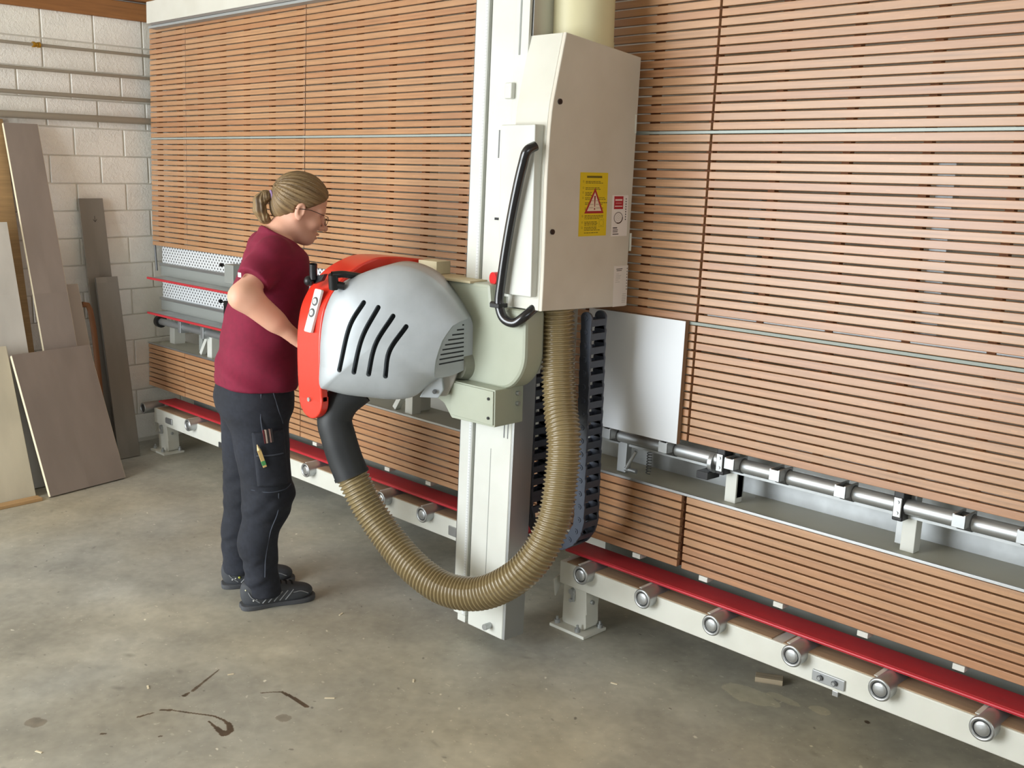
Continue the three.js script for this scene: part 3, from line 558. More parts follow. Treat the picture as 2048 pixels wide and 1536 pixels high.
// ---------------------------------------------------------------- saw unit
const saw = thing('saw_unit', 'saw head with silver motor hood, red guard and grey green carriage', 'saw', [-2.75, 0.8, -2.25]);
const S = (g) => { g.translate(2.75, -0.8, 2.25); return g; };
{
  // carriage on the column
  mesh('carriage_body', S(extrudeZ(roundPoly([[-2.76, 1.286], [-2.475, 1.292], [-2.465, 1.222], [-2.305, 1.222], [-2.305, 1.03], [-2.375, 0.95], [-2.70, 0.945], [-2.76, 0.99]], [0.01, 0.012, 0.006, 0.02, 0.06, 0.05, 0.03, 0.02]), -2.44, -2.35, 0.012)), sageGreen, saw);
  mesh('carriage_bracket', S(bx(-2.80, -2.70, 1.15, 1.28, -2.46, -2.345, 0.004)), grayPaint, saw);
  mesh('bracket_screw', S(cyl([-2.70, 1.235, -2.345], [-2.70, 1.235, -2.337], 0.012, 0.012, 16)), alu, saw);
  mesh('bracket_recess', S(bx(-2.735, -2.69, 1.165, 1.195, -2.36, -2.342, 0.001)), black, saw);
  mesh('lower_box', S(extrudeZ(roundPoly([[-2.72, 0.956], [-2.387, 0.957], [-2.387, 0.832], [-2.60, 0.826], [-2.64, 0.87], [-2.72, 0.9]], 0.004), -2.43, -2.30, 0.002)), sageGreen, saw);
  mesh('box_lid', S(bx(-2.60, -2.392, 0.838, 0.952, -2.30, -2.295, 0.002)), sageGreen, saw);
  for (const y of [0.86, 0.925]) mesh('lid_screw', S(cyl([-2.412, y, -2.296], [-2.412, y, -2.291], 0.005)), black, saw);
  for (const y of [0.9, 0.935]) mesh('box_bolt', S(cyl([-2.388, y, -2.40], [-2.374, y, -2.40], 0.008, 0.008, 6)), steel, saw);
  mesh('motor_end', S(cyl([-2.60, 1.01, -2.36], [-2.60, 1.01, -2.318], 0.062, 0.05, 32)), mat('#85877a', 0.5), saw);
  mesh('carriage_top', S(bx(-2.90, -2.56, 1.287, 1.295, -2.46, -2.34, 0.001)), mat('#c9bd9c', 0.6), saw);
}
// hood: a domed shell over a face that runs from the guard back towards the column
const hood = sub('motor_hood', saw); hood.position.set(-2.903 + 2.75, -0.8, -1.985 + 2.25); hood.rotation.y = 0.6932;
{
  const out = [[-0.0097, 0.9227], [-0.01, 1.0177], [-0.0072, 1.0863], [0.0024, 1.1546], [0.0204, 1.2142], [0.0414, 1.2534], [0.0791, 1.288], [0.1301, 1.3128], [0.1975, 1.3347], [0.2445, 1.3461], [0.2896, 1.3442], [0.3481, 1.3246], [0.3983, 1.2883], [0.4404, 1.2451], [0.4742, 1.2015], [0.4929, 1.1755], [0.502, 1.146], [0.505, 1.10], [0.504, 1.055], [0.495, 1.010], [0.452, 0.985], [0.39, 0.968], [0.3535, 0.9381], [0.3127, 0.9054], [0.2475, 0.8921], [0.1614, 0.8953], [0.075, 0.902], [0.0145, 0.915]];
  const cv = new THREE.CatmullRomCurve3(out.map(([a, b]) => V3(a, b, 0)), true, 'centripetal'); const ring = cv.getPoints(150).slice(0, 150), c = V3(0.22, 1.11, 0), n = ring.length;
  const rings = [[1, -0.15], [1, -0.08], [1, -0.02]];
  for (let a = 0; a <= 15; a++) { const k = Math.cos(a / 16 * Math.PI / 2); rings.push([k, 0.088 * Math.pow(1 - Math.pow(k, 2.4), 0.52) - 0.004]); }
  const pos = [], idx = [];
  for (const [k, h] of rings) for (const p of ring) pos.push(c.x + (p.x - c.x) * k, c.y + (p.y - c.y) * k, h);
  const top = pos.length / 3; pos.push(c.x, c.y, 0.0842); const bot = pos.length / 3; pos.push(c.x, c.y, -0.15);
  // ring runs clockwise or not: decide the winding from its signed area
  let area = 0; for (let i = 0; i < n; i++) { const a = ring[i], b = ring[(i + 1) % n]; area += a.x * b.y - b.x * a.y; }
  const quad = (a, b, d, e) => area > 0 ? idx.push(a, b, d, b, e, d) : idx.push(a, d, b, b, d, e);
  for (let r = 0; r + 1 < rings.length; r++) for (let i = 0; i < n; i++) quad(r * n + i, r * n + (i + 1) % n, (r + 1) * n + i, (r + 1) * n + (i + 1) % n);
  for (let i = 0; i < n; i++) { const a = (rings.length - 1) * n + i, b = (rings.length - 1) * n + (i + 1) % n; area > 0 ? idx.push(a, b, top) : idx.push(b, a, top); const d = i, e = (i + 1) % n; area > 0 ? idx.push(e, d, bot) : idx.push(d, e, bot); }
  const g = new THREE.BufferGeometry(); g.setAttribute('position', new THREE.Float32BufferAttribute(pos, 3)); g.setAttribute('uv', new THREE.Float32BufferAttribute(pos.flatMap((v, i) => i % 3 < 2 ? [v * 2] : []), 2)); g.setIndex(idx); g.computeVertexNormals();
  const slots = [[[0.1587, 1.2269], [0.1384, 1.1916], [0.1147, 1.1528], [0.0966, 1.1039], [0.0851, 1.0516], [0.0744, 0.999]], [[0.2085, 1.2138], [0.1816, 1.1684], [0.1563, 1.1145], [0.1375, 1.067], [0.1242, 0.9942]], [[0.2582, 1.1876], [0.2248, 1.1386], [0.2013, 1.0945], [0.186, 1.0472], [0.1739, 0.9895]], [[0.3013, 1.1546], [0.2648, 1.1061], [0.2464, 1.0713], [0.2396, 1.0359], [0.2303, 0.9851]]];
  const capsule = (pl, w) => {
    const q = new THREE.CatmullRomCurve3([pl[0], pl[2], pl[pl.length - 1]].map(([a, b]) => V3(a, b, 0))), m = 24, L = [], R = [];
    for (let i = 0; i <= m; i++) { const p = q.getPoint(i / m), t = q.getTangent(i / m); L.push([p.x - t.y * w, p.y + t.x * w]); R.push([p.x + t.y * w, p.y - t.x * w]); }
    const cap = (p, t) => { const a0 = Math.atan2(t.x, -t.y), o = []; for (let k = 1; k < 8; k++) { const a = a0 - k / 8 * Math.PI; o.push([p.x + w * Math.cos(a), p.y + w * Math.sin(a)]); } return o; };
    const p1 = q.getPoint(1), t1 = q.getTangent(1), p0 = q.getPoint(0), t0 = q.getTangent(0).negate();
    return [...L, ...cap(p1, t1), ...R.reverse(), ...cap(p0, t0)];
  };
  const ev = new Evaluator(); ev.attributes = ['position', 'normal', 'uv']; ev.useGroups = false;
  let body = new Brush(g); body.updateMatrixWorld();
  for (const s of slots) { const b = new Brush(extrudeZ(capsule(s, 0.0082), 0.034, 0.2, 0)); b.updateMatrixWorld(); body = ev.evaluate(body, b, SUBTRACTION); body.updateMatrixWorld(); }
  {
    const g2 = extrudeZ([[0.56, 1.19], [0.505, 1.182], [0.47, 1.170], [0.4491, 1.1578], [0.43, 1.13], [0.4165, 1.1069], [0.405, 1.073], [0.397, 1.0428], [0.392, 1.015], [0.388, 0.985], [0.384, 0.93], [0.56, 0.93]], 0, 0.2, 0), p = g2.attributes.position;
    for (let i = 0; i < p.count; i++) if (p.getZ(i) < 0.1) p.setZ(i, 0.03 - (p.getX(i) - 0.385) * 0.75);
    g2.computeVertexNormals(); const b = new Brush(g2); b.updateMatrixWorld(); body = ev.evaluate(body, b, SUBTRACTION);
  }
  mesh('hood_shell', body.geometry, silver, hood);
  const vent = new THREE.Group(); vent.name = 'side_vent'; hood.add(vent); vent.position.set(0.385, 0, 0.03); vent.rotation.y = Math.atan(0.75);
  for (const s of slots) mesh('dark_slot_floor', extrudeZ(capsule(s, 0.0081), 0.0342, 0.042, 0), ventDark, hood);  // dark strips on the slot floors, recess shade put into their colour
  mesh('rear_housing', extrudeZ(roundPoly([[0.46, 1.0], [0.442, 0.9484], [0.4202, 0.9044], [0.369, 0.9022], [0.3381, 0.9617], [0.35, 1.0]], 0.01), -0.13, -0.03, 0.004), mat('#a8a59f', 0.5, { metalness: 0.2 }), hood);
  for (let k = 0; k < 9; k++) { const y = 1.150 - k * 0.0148, s0 = (0.016 + 0.072 * Math.pow(1 - k / 8, 2.0)) * 1.2, tilt = k * 0.0011; mesh('vent_slot', extrudeZ([[s0, y - 0.0024 - tilt], [0.112, y - 0.0024], [0.112, y + 0.0024], [s0, y + 0.0024 - tilt]], -0.001, 0.0006, 0), ventDark, vent); mesh('vent_pin', cyl([0.121, y, -0.001], [0.121, y, 0.001], 0.0022, 0.0022, 8), alu, vent); }
  mesh('hood_tab', extrudeZ(roundPoly([[0.352, 0.945], [0.405, 0.985], [0.412, 0.93], [0.395, 0.902], [0.33, 0.902]], 0.006), -0.03, -0.004, 0.003), silver, hood);
  mesh('tab_bolt', merge([cyl([0.383, 0.925, -0.006], [0.383, 0.925, 0.004], 0.0075, 0.0075, 16), cyl([0.383, 0.925, -0.006], [0.383, 0.925, 0.006], 0.004, 0.004, 6)]), darkSteel, hood);
  mesh('hood_seam', tube([[0.147, 1.266, 0.053], [0.1197, 1.1985, 0.0655], [0.1007, 1.156, 0.0655]], 0.0014, 20, 6), grayPaint, hood);
}
// red guard: a band in the plane of the blade with a rounded lower end
{
  const gd = sub('red_guard', saw); gd.position.set(2.75, -0.8, 2.25);
  const zy = [[-1.985, 0.868], [-1.981, 0.95], [-1.981, 1.05], [-1.986, 1.12], [-2.002, 1.19], [-2.03, 1.238], [-2.063, 1.276], [-2.107, 1.309], [-2.16, 1.334], [-2.225, 1.352], [-2.3, 1.352], [-2.4, 1.342], [-2.53, 1.326]];
  const cv = new THREE.CatmullRomCurve3(zy.map(([z, y]) => V3(0, y, z)), false, 'centripetal'), N = 90, X0 = -3.055, X1 = -2.915, th = 0.03, e = 0.007;
  const sec = []; for (const [cx, cn, a0] of [[X1 - e, -e, 0], [X0 + e, -e, 1], [X0 + e, -th + e, 2], [X1 - e, -th + e, 3]]) for (let k = 0; k <= 3; k++) { const a = (a0 + k / 3) * Math.PI / 2; sec.push([cx + e * Math.cos(a), cn + e * Math.sin(a)]); }
  const m = sec.length, pos = [], idx = [];
  for (let i = 0; i <= N; i++) { const p = cv.getPointAt(i / N), t = cv.getTangentAt(i / N), nz = t.y, ny = -t.z; for (const [x, q] of sec) pos.push(x, p.y + ny * q, p.z + nz * q); }
  for (let i = 0; i < N; i++) for (let j = 0; j < m; j++) { const a = i * m + j, b = i * m + (j + 1) % m; idx.push(a, a + m, b, b, a + m, b + m); }
  for (let j = 1; j + 1 < m; j++) idx.push(N * m, N * m + j + 1, N * m + j);
  const g = new THREE.BufferGeometry(); g.setAttribute('position', new THREE.Float32BufferAttribute(pos, 3)); g.setIndex(idx); g.computeVertexNormals();
  mesh('guard_band', g, redGloss, gd);
  const disc = new THREE.Shape(); disc.absarc(-2.985, 0.87, 0.07, Math.PI, 2 * Math.PI, false); disc.lineTo(-2.915, 0.885); disc.lineTo(-3.055, 0.885); disc.closePath();
  mesh('guard_end', extrudeZ(disc, -2.016, -1.985, 0.005, 32), redGloss, gd);
  mesh('guard_bolt', cyl([-2.985, 0.868, -1.99], [-2.985, 0.868, -1.978], 0.0085, 0.0075, 16), alu, gd);
  const side = zy.slice(3).map(([z, y]) => [z - 0.003, y - 0.004]);
  mesh('guard_side', extrudeX([...side, [-2.53, 1.22], [-2.2, 1.24], [-2.05, 1.12]], -2.925, -2.913, 0.002), redGloss, gd);
  mesh('guard_end_bracket', merge([bx(-2.93, -2.86, 1.25, 1.335, -2.50, -2.46), cyl([-2.88, 1.27, -2.455], [-2.88, 1.335, -2.455], 0.014)]), steel, gd);
  // push button plate on the sloping front of the guard
  const lab = new THREE.Group(); lab.name = 'button_plate'; gd.add(lab); lab.position.set(-2.965, 1.178, -1.994); lab.rotation.order = 'YXZ'; lab.rotation.set(-0.26, 0, -0.03);
  mesh('plate', extrudeZ(roundPoly([[-0.024, -0.075], [0.018, -0.075], [0.026, 0.075], [-0.014, 0.075]], 0.007), -0.004, 0.006, 0.001), mat('#e4e4df', 0.45), lab);
  for (const [x, y] of [[0.0045, 0.032], [0.0, -0.008]]) { const q = new THREE.TorusGeometry(0.0125, 0.0028, 8, 24); q.translate(x, y, 0.007); mesh('button_ring', q, darkSteel, lab); mesh('push_button', cyl([x, y, 0.005], [x, y, 0.0095], 0.0105, 0.0098, 20), mat('#dcdcd8', 0.45), lab); mesh('button_mark', bx(x - 0.0012, x + 0.0012, y - 0.004, y + 0.004, 0.0093, 0.0099, 0), grayPaint, lab); }
  // operator handle on the far side of the guard
  mesh('grip_bar', cyl([-3.05, 1.05, -2.06], [-3.22, 1.05, -2.06], 0.013), black, gd);
}
{
  const a = sub('clamp_lever', saw); a.position.set(2.75 + 0.03, -0.8 + 0.004, 2.25 + 0.042);
  mesh('grip', tube([[-2.862, 1.308, -2.018], [-2.85, 1.31, -2.05], [-2.85, 1.304, -2.09], [-2.85, 1.296, -2.135]], 0.0115, 24, 14), black, a);
  mesh('grip_end', new THREE.SphereGeometry(0.0165, 18, 14).translate(-2.85, 1.291, -2.137), black, a);
  mesh('hub', merge([cyl([-2.868, 1.262, -2.03], [-2.858, 1.31, -2.02], 0.017, 0.016, 8), cyl([-2.865, 1.277, -2.028], [-2.845, 1.27, -2.055], 0.013, 0.013, 12)]), black, a);
  const b = sub('clamp_lever', saw); b.position.set(2.75, -0.8, 2.25);
  mesh('grip', tube([[-2.988, 1.283, -2.01], [-2.986, 1.31, -2.008], [-2.982, 1.335, -2.006]], 0.0135, 12, 14), black, b);
  mesh('hub', new THREE.SphereGeometry(0.018, 18, 14).translate(-3.0, 1.276, -2.0), black, b);
  mesh('wing', extrudeZ(roundPoly([[-3.0, 1.29], [-2.93, 1.305], [-2.95, 1.28], [-3.0, 1.264]], 0.004), -2.03, -2.015, 0.002), black, b);
}
tag(mesh('wood_offcut', bx(-2.89, -2.79, 1.2955, 1.34, -2.455, -2.39, 0.0015), mat('#d8cfae', 0.7)), 'small cream wood offcut lying on top of the saw carriage', 'offcut');
tag(mesh('floor_offcut', (() => { const g = bx(-0.045, 0.045, 0, 0.018, -0.02, 0.02, 0.001); g.rotateY(0.5); g.translate(-1.66, 0, -2.9); return g; })(), mat('#b9a98e', 0.8, { map: woodTex })), 'small pale wood offcut on the floor below the lower beam', 'offcut');
for (const [x, z, l, a, where] of [[-2.0, -2.5, 0.012, 0.3, 'beside the white foot of the lower beam'], [-2.9, -1.6, 0.01, 1.2, 'between the dark floor marks and the shoes'], [-3.05, -2.15, 0.012, 2, 'just in front of the shoe toes'], [-2.55, -1.75, 0.016, 0.8, 'above the short dark floor mark'], [-2.46, -2.02, 0.01, 2.4, 'on the floor below the hose bend'], [-2.85, -0.96, 0.012, 0.4, 'nearest to the lower picture corner'], [-3.0, -1.36, 0.012, 2.8, 'beyond the curled dark floor mark']]) tag(mesh('wood_chip', (() => { const g = bx(-l, l, 0, 0.002, -0.003, 0.003, 0.0005); g.rotateY(a); g.translate(x, 0, z); return g; })(), mat('#dcd0b4', 0.8)), 'tiny pale wood chip ' + where, 'wood chip', 'wood chips on the floor');

// ---------------------------------------------------------------- the operator
// surface nets: a smooth mesh of the zero level of f(x, y, z) in a box
function nets(f, lo, hi, h) {
  const nx = Math.ceil((hi[0] - lo[0]) / h) + 1, ny = Math.ceil((hi[1] - lo[1]) / h) + 1, nz = Math.ceil((hi[2] - lo[2]) / h) + 1;
  const F = new Float32Array(nx * ny * nz), at = (i, j, k) => (k * ny + j) * nx + i;
  for (let k = 0; k < nz; k++) for (let j = 0; j < ny; j++) for (let i = 0; i < nx; i++) F[at(i, j, k)] = f(lo[0] + i * h, lo[1] + j * h, lo[2] + k * h);
  const id = new Int32Array(nx * ny * nz).fill(-1), pos = [], idx = [];
  const E = [[0, 1], [2, 3], [4, 5], [6, 7], [0, 2], [1, 3], [4, 6], [5, 7], [0, 4], [1, 5], [2, 6], [3, 7]];
  for (let k = 0; k < nz - 1; k++) for (let j = 0; j < ny - 1; j++) for (let i = 0; i < nx - 1; i++) {
    const v = []; let m = 0; for (let c = 0; c < 8; c++) { const q = F[at(i + (c & 1), j + ((c >> 1) & 1), k + (c >> 2))]; v.push(q); if (q < 0) m |= 1 << c; }
    if (m === 0 || m === 255) continue;
    let x = 0, y = 0, z = 0, n = 0;
    for (const [a, b] of E) if ((v[a] < 0) !== (v[b] < 0)) { const t = v[a] / (v[a] - v[b]); x += (a & 1) + t * ((b & 1) - (a & 1)); y += ((a >> 1) & 1) + t * (((b >> 1) & 1) - ((a >> 1) & 1)); z += (a >> 2) + t * ((b >> 2) - (a >> 2)); n++; }
    id[at(i, j, k)] = pos.length / 3; pos.push(lo[0] + (i + x / n) * h, lo[1] + (j + y / n) * h, lo[2] + (k + z / n) * h);
  }
  for (let k = 1; k < nz - 1; k++) for (let j = 1; j < ny - 1; j++) for (let i = 1; i < nx - 1; i++) {
    const s = F[at(i, j, k)] < 0;
    const face = (a, b, c, d, flip) => { if (a < 0 || b < 0 || c < 0 || d < 0) return; if (flip) idx.push(a, b, c, a, c, d); else idx.push(a, c, b, a, d, c); };
    if (s !== (F[at(i + 1, j, k)] < 0)) face(id[at(i, j - 1, k - 1)], id[at(i, j, k - 1)], id[at(i, j, k)], id[at(i, j - 1, k)], s);
    if (s !== (F[at(i, j + 1, k)] < 0)) face(id[at(i - 1, j, k - 1)], id[at(i - 1, j, k)], id[at(i, j, k)], id[at(i, j, k - 1)], s);
    if (s !== (F[at(i, j, k + 1)] < 0)) face(id[at(i - 1, j - 1, k)], id[at(i, j - 1, k)], id[at(i, j, k)], id[at(i - 1, j, k)], s);
  }
  const nor = new Float32Array(pos.length), e = h * 0.5;
  for (let i = 0; i < pos.length; i += 3) { const [x, y, z] = [pos[i], pos[i + 1], pos[i + 2]]; let a = f(x + e, y, z) - f(x - e, y, z), b = f(x, y + e, z) - f(x, y - e, z), c = f(x, y, z + e) - f(x, y, z - e); const l = Math.hypot(a, b, c) || 1; nor[i] = a / l; nor[i + 1] = b / l; nor[i + 2] = c / l; }
  const g = new THREE.BufferGeometry(); g.setAttribute('position', new THREE.Float32BufferAttribute(pos, 3)); g.setAttribute('normal', new THREE.BufferAttribute(nor, 3)); g.setIndex(idx);
  g.setAttribute('uv', new THREE.Float32BufferAttribute(pos.flatMap((v, i) => i % 3 === 0 ? [v * 2 + pos[i + 2], pos[i + 1] * 2] : []), 2));
  return g;
}
const smin = (a, b, k) => { const h = Math.max(k - Math.abs(a - b), 0) / k; return Math.min(a, b) - h * h * k * 0.25; };
const smax = (a, b, k) => -smin(-a, -b, k);
function cap(p, a, b, ra, rb) {   // tapered capsule
  const dx = b[0] - a[0], dy = b[1] - a[1], dz = b[2] - a[2], t = Math.max(0, Math.min(1, ((p[0] - a[0]) * dx + (p[1] - a[1]) * dy + (p[2] - a[2]) * dz) / (dx * dx + dy * dy + dz * dz)));
  return Math.hypot(p[0] - a[0] - dx * t, p[1] - a[1] - dy * t, p[2] - a[2] - dz * t) - (ra + (rb - ra) * t);
}
const ell = (p, c, r) => { const k = Math.hypot((p[0] - c[0]) / r[0], (p[1] - c[1]) / r[1], (p[2] - c[2]) / r[2]), k2 = Math.hypot((p[0] - c[0]) / r[0] ** 2, (p[1] - c[1]) / r[1] ** 2, (p[2] - c[2]) / r[2] ** 2); return k2 > 1e-9 ? k * (k - 1) / k2 : -Math.min(...r); };
function knots(K, y) { if (y <= K[0][0]) return K[0]; for (let i = 0; i + 1 < K.length; i++) if (y <= K[i + 1][0]) { const t = (y - K[i][0]) / (K[i + 1][0] - K[i][0]), s = t * t * (3 - 2 * t) * 0.5 + t * 0.5; return K[i].map((v, n) => v + (K[i + 1][n] - v) * s); } return K[K.length - 1]; }
const torso = (p, K, grow = 0) => { const [, c, a, b] = knots(K, p[1]); const A = a + grow, B = b + grow; const q = Math.pow(Math.pow(Math.abs(p[0] - c) / A, 2.3) + Math.pow(Math.abs(p[2]) / B, 2.3), 1 / 2.3); return (q - 1) * Math.min(A, B) * 0.85; };
const KT = [[0.82, -0.002, 0.153, 0.205], [0.9, 0.0, 0.15, 0.2], [1.0, 0.012, 0.14, 0.172], [1.1, 0.028, 0.136, 0.166], [1.2, 0.06, 0.136, 0.178], [1.27, 0.08, 0.128, 0.19], [1.33, 0.085, 0.112, 0.178], [1.38, 0.085, 0.088, 0.135], [1.42, 0.088, 0.065, 0.085], [1.46, 0.09, 0.05, 0.06]];
// joints: x forward, y up, z to the operator's right
const SH_R = [0.045, 1.35, 0.165], EL_R = [-0.085, 1.215, 0.255], WR_R = [0.112, 1.045, 0.262], SH_L = [0.07, 1.35, -0.165], EL_L = [0.1, 1.1, -0.22], WR_L = [0.25, 1.06, -0.02];
const skinTex = tex(256, 256, (i, j) => { const f = fbm(i / 30, j / 30, 4); return [0.99, 0.96 - 0.05 * f, 0.95 - 0.07 * f]; });
const skin = mat('#e2b79f', 0.55, { map: skinTex, sheen: 0.1 });
const hc = [0.178, 1.52], ct = Math.cos(0.35), st = Math.sin(0.35);
const headLocal = (p) => { const dx = p[0] - hc[0], dy = p[1] - hc[1]; return [dx * ct - dy * st, dx * st + dy * ct, p[2]]; };
const fromHead = (a, b, z) => [hc[0] + a * ct + b * st, hc[1] - a * st + b * ct, z];
function headField(w) {
  const p = headLocal(w), q = [p[0], p[1], Math.abs(p[2])];
  let d = ell(p, [-0.002, 0.022, 0], [0.098, 0.086, 0.074]);
  d = smin(d, ell(p, [0.03, -0.05, 0], [0.064, 0.08, 0.053]), 0.03);
  d = smin(d, ell(p, [0.062, -0.112, 0], [0.032, 0.026, 0.028]), 0.03);
  d = smin(d, cap(q, [-0.008, -0.06, 0.048], [0.05, -0.114, 0.018], 0.013, 0.014), 0.025);
  d = smin(d, cap(q, [0.082, 0.0, 0.012], [0.07, -0.004, 0.045], 0.012, 0.01), 0.02);
  d = smin(d, ell(q, [0.064, -0.048, 0.034], [0.026, 0.022, 0.02]), 0.02);
  d = smax(d, -ell(q, [0.098, -0.022, 0.031], [0.016, 0.012, 0.016]), 0.012);
  d = smin(d, cap(p, [0.09, -0.014, 0], [0.121, -0.054, 0], 0.0075, 0.0105), 0.01);
  d = smin(d, ell(q, [0.102, -0.06, 0.011], [0.013, 0.009, 0.009]), 0.008);
  d = smin(d, ell(p, [0.09, -0.084, 0], [0.017, 0.006, 0.02]), 0.006);
  d = smin(d, ell(p, [0.087, -0.0985, 0], [0.017, 0.0065, 0.018]), 0.006);
  d = smax(d, -ell(p, [0.1035, -0.092, 0], [0.01, 0.0016, 0.02]), 0.003);
  // ears
  let e = ell(q, [-0.008, -0.026, 0.077], [0.019, 0.031, 0.011]);
  e = smax(e, -ell(q, [-0.005, -0.024, 0.088], [0.011, 0.02, 0.0075]), 0.004);
  e = smin(e, ell(q, [-0.002, -0.05, 0.077], [0.009, 0.011, 0.007]), 0.006);
  e = smin(e, cap(q, [0.004, -0.02, 0.08], [0.006, -0.034, 0.08], 0.004, 0.004), 0.004);
  d = smin(d, e, 0.006);
  return smin(d, cap(w, [0.085, 1.39, 0], [0.15, 1.47, 0], 0.058, 0.052), 0.03);
}
const limbs = [[[0.04, 1.335, 0.155], EL_R, 0.04, 0.041], [EL_R, WR_R, 0.041, 0.026], [SH_L, EL_L, 0.047, 0.04], [EL_L, WR_L, 0.041, 0.026], [[-0.01, 0.82, 0.09], [0.0, 0.43, 0.1], 0.08, 0.05], [[0.0, 0.43, 0.1], [-0.03, 0.08, 0.1], 0.05, 0.035], [[-0.01, 0.82, -0.09], [-0.03, 0.42, -0.12], 0.08, 0.05], [[-0.03, 0.42, -0.12], [-0.065, 0.08, -0.13], 0.05, 0.035]];
function bodyField(x, y, z) {
  const p = [x, y, z]; let d = torso(p, KT, -0.034); d = smax(d, 0.8 - y, 0.03); d = smax(d, y - 1.40, 0.03);
  for (const [a, b, ra, rb] of limbs) d = smin(d, cap(p, a, b, ra, rb), 0.03);
  d = smin(d, ell(p, [-0.10, 1.205, 0.258], [0.028, 0.03, 0.03]), 0.03);
  d = smin(d, cap(p, [-0.05, 1.19, 0.258], [0.02, 1.125, 0.26], 0.042, 0.036), 0.03);
  return smin(d, cap(p, [0.085, 1.39, 0], [0.135, 1.455, 0], 0.056, 0.05), 0.03);
}
// a hand closed round a bar: wrist w, bar axis along z at point g (x, y), side = +1 / -1
function handField(w, g, zc, side) {
  const palmB = [w[0] + (g[0] - w[0]) * 0.75, w[1] + (g[1] - w[1]) * 0.75 + 0.014, zc];
  const seg = [];
  for (let f = 0; f < 4; f++) {
    const z = zc + side * (0.031 - f * 0.0205), r = [0.0088, 0.0092, 0.0088, 0.0078][f], L = [1, 1.1, 1.03, 0.85][f], R = 0.0235;
    const pt = (a) => [g[0] + R * Math.cos(a), g[1] + R * Math.sin(a), z];
    const k = [[palmB[0], palmB[1], z * 0.6 + zc * 0.4], pt(2.0), pt(2.0 - 1.35 * L), pt(2.0 - 2.5 * L), pt(2.0 - 3.3 * L)];
    for (let i = 0; i < 4; i++) seg.push([k[i], k[i + 1], r * (1.05 - i * 0.06), r * (1 - i * 0.06), i === 0 ? 0.012 : 0.004]);
  }
  const th = [[w[0] + (g[0] - w[0]) * 0.4, w[1] + (g[1] - w[1]) * 0.4, zc + side * 0.02], [g[0] - 0.02, g[1] - 0.012, zc + side * 0.042], [g[0] + 0.004, g[1] - 0.026, zc + side * 0.036], [g[0] + 0.022, g[1] - 0.022, zc + side * 0.026]];
  for (let i = 0; i < 3; i++) seg.push([th[i], th[i + 1], [0.014, 0.0105, 0.0095][i], [0.0105, 0.0095, 0.008][i], i === 0 ? 0.012 : 0.005]);
  return (x, y, z) => {
    const p = [x, y, z]; let d = cap(p, w, [palmB[0], palmB[1], zc], 0.024, 0.02);
    for (const o of [-0.02, 0.0, 0.02]) d = smin(d, cap(p, [w[0], w[1], zc + o * 0.5 ], [palmB[0], palmB[1], zc + o], 0.016, 0.013), 0.012);
    for (const [a, b, ra, rb, k] of seg) d = smin(d, cap(p, a, b, ra, rb), k);
    return d;
  };
}
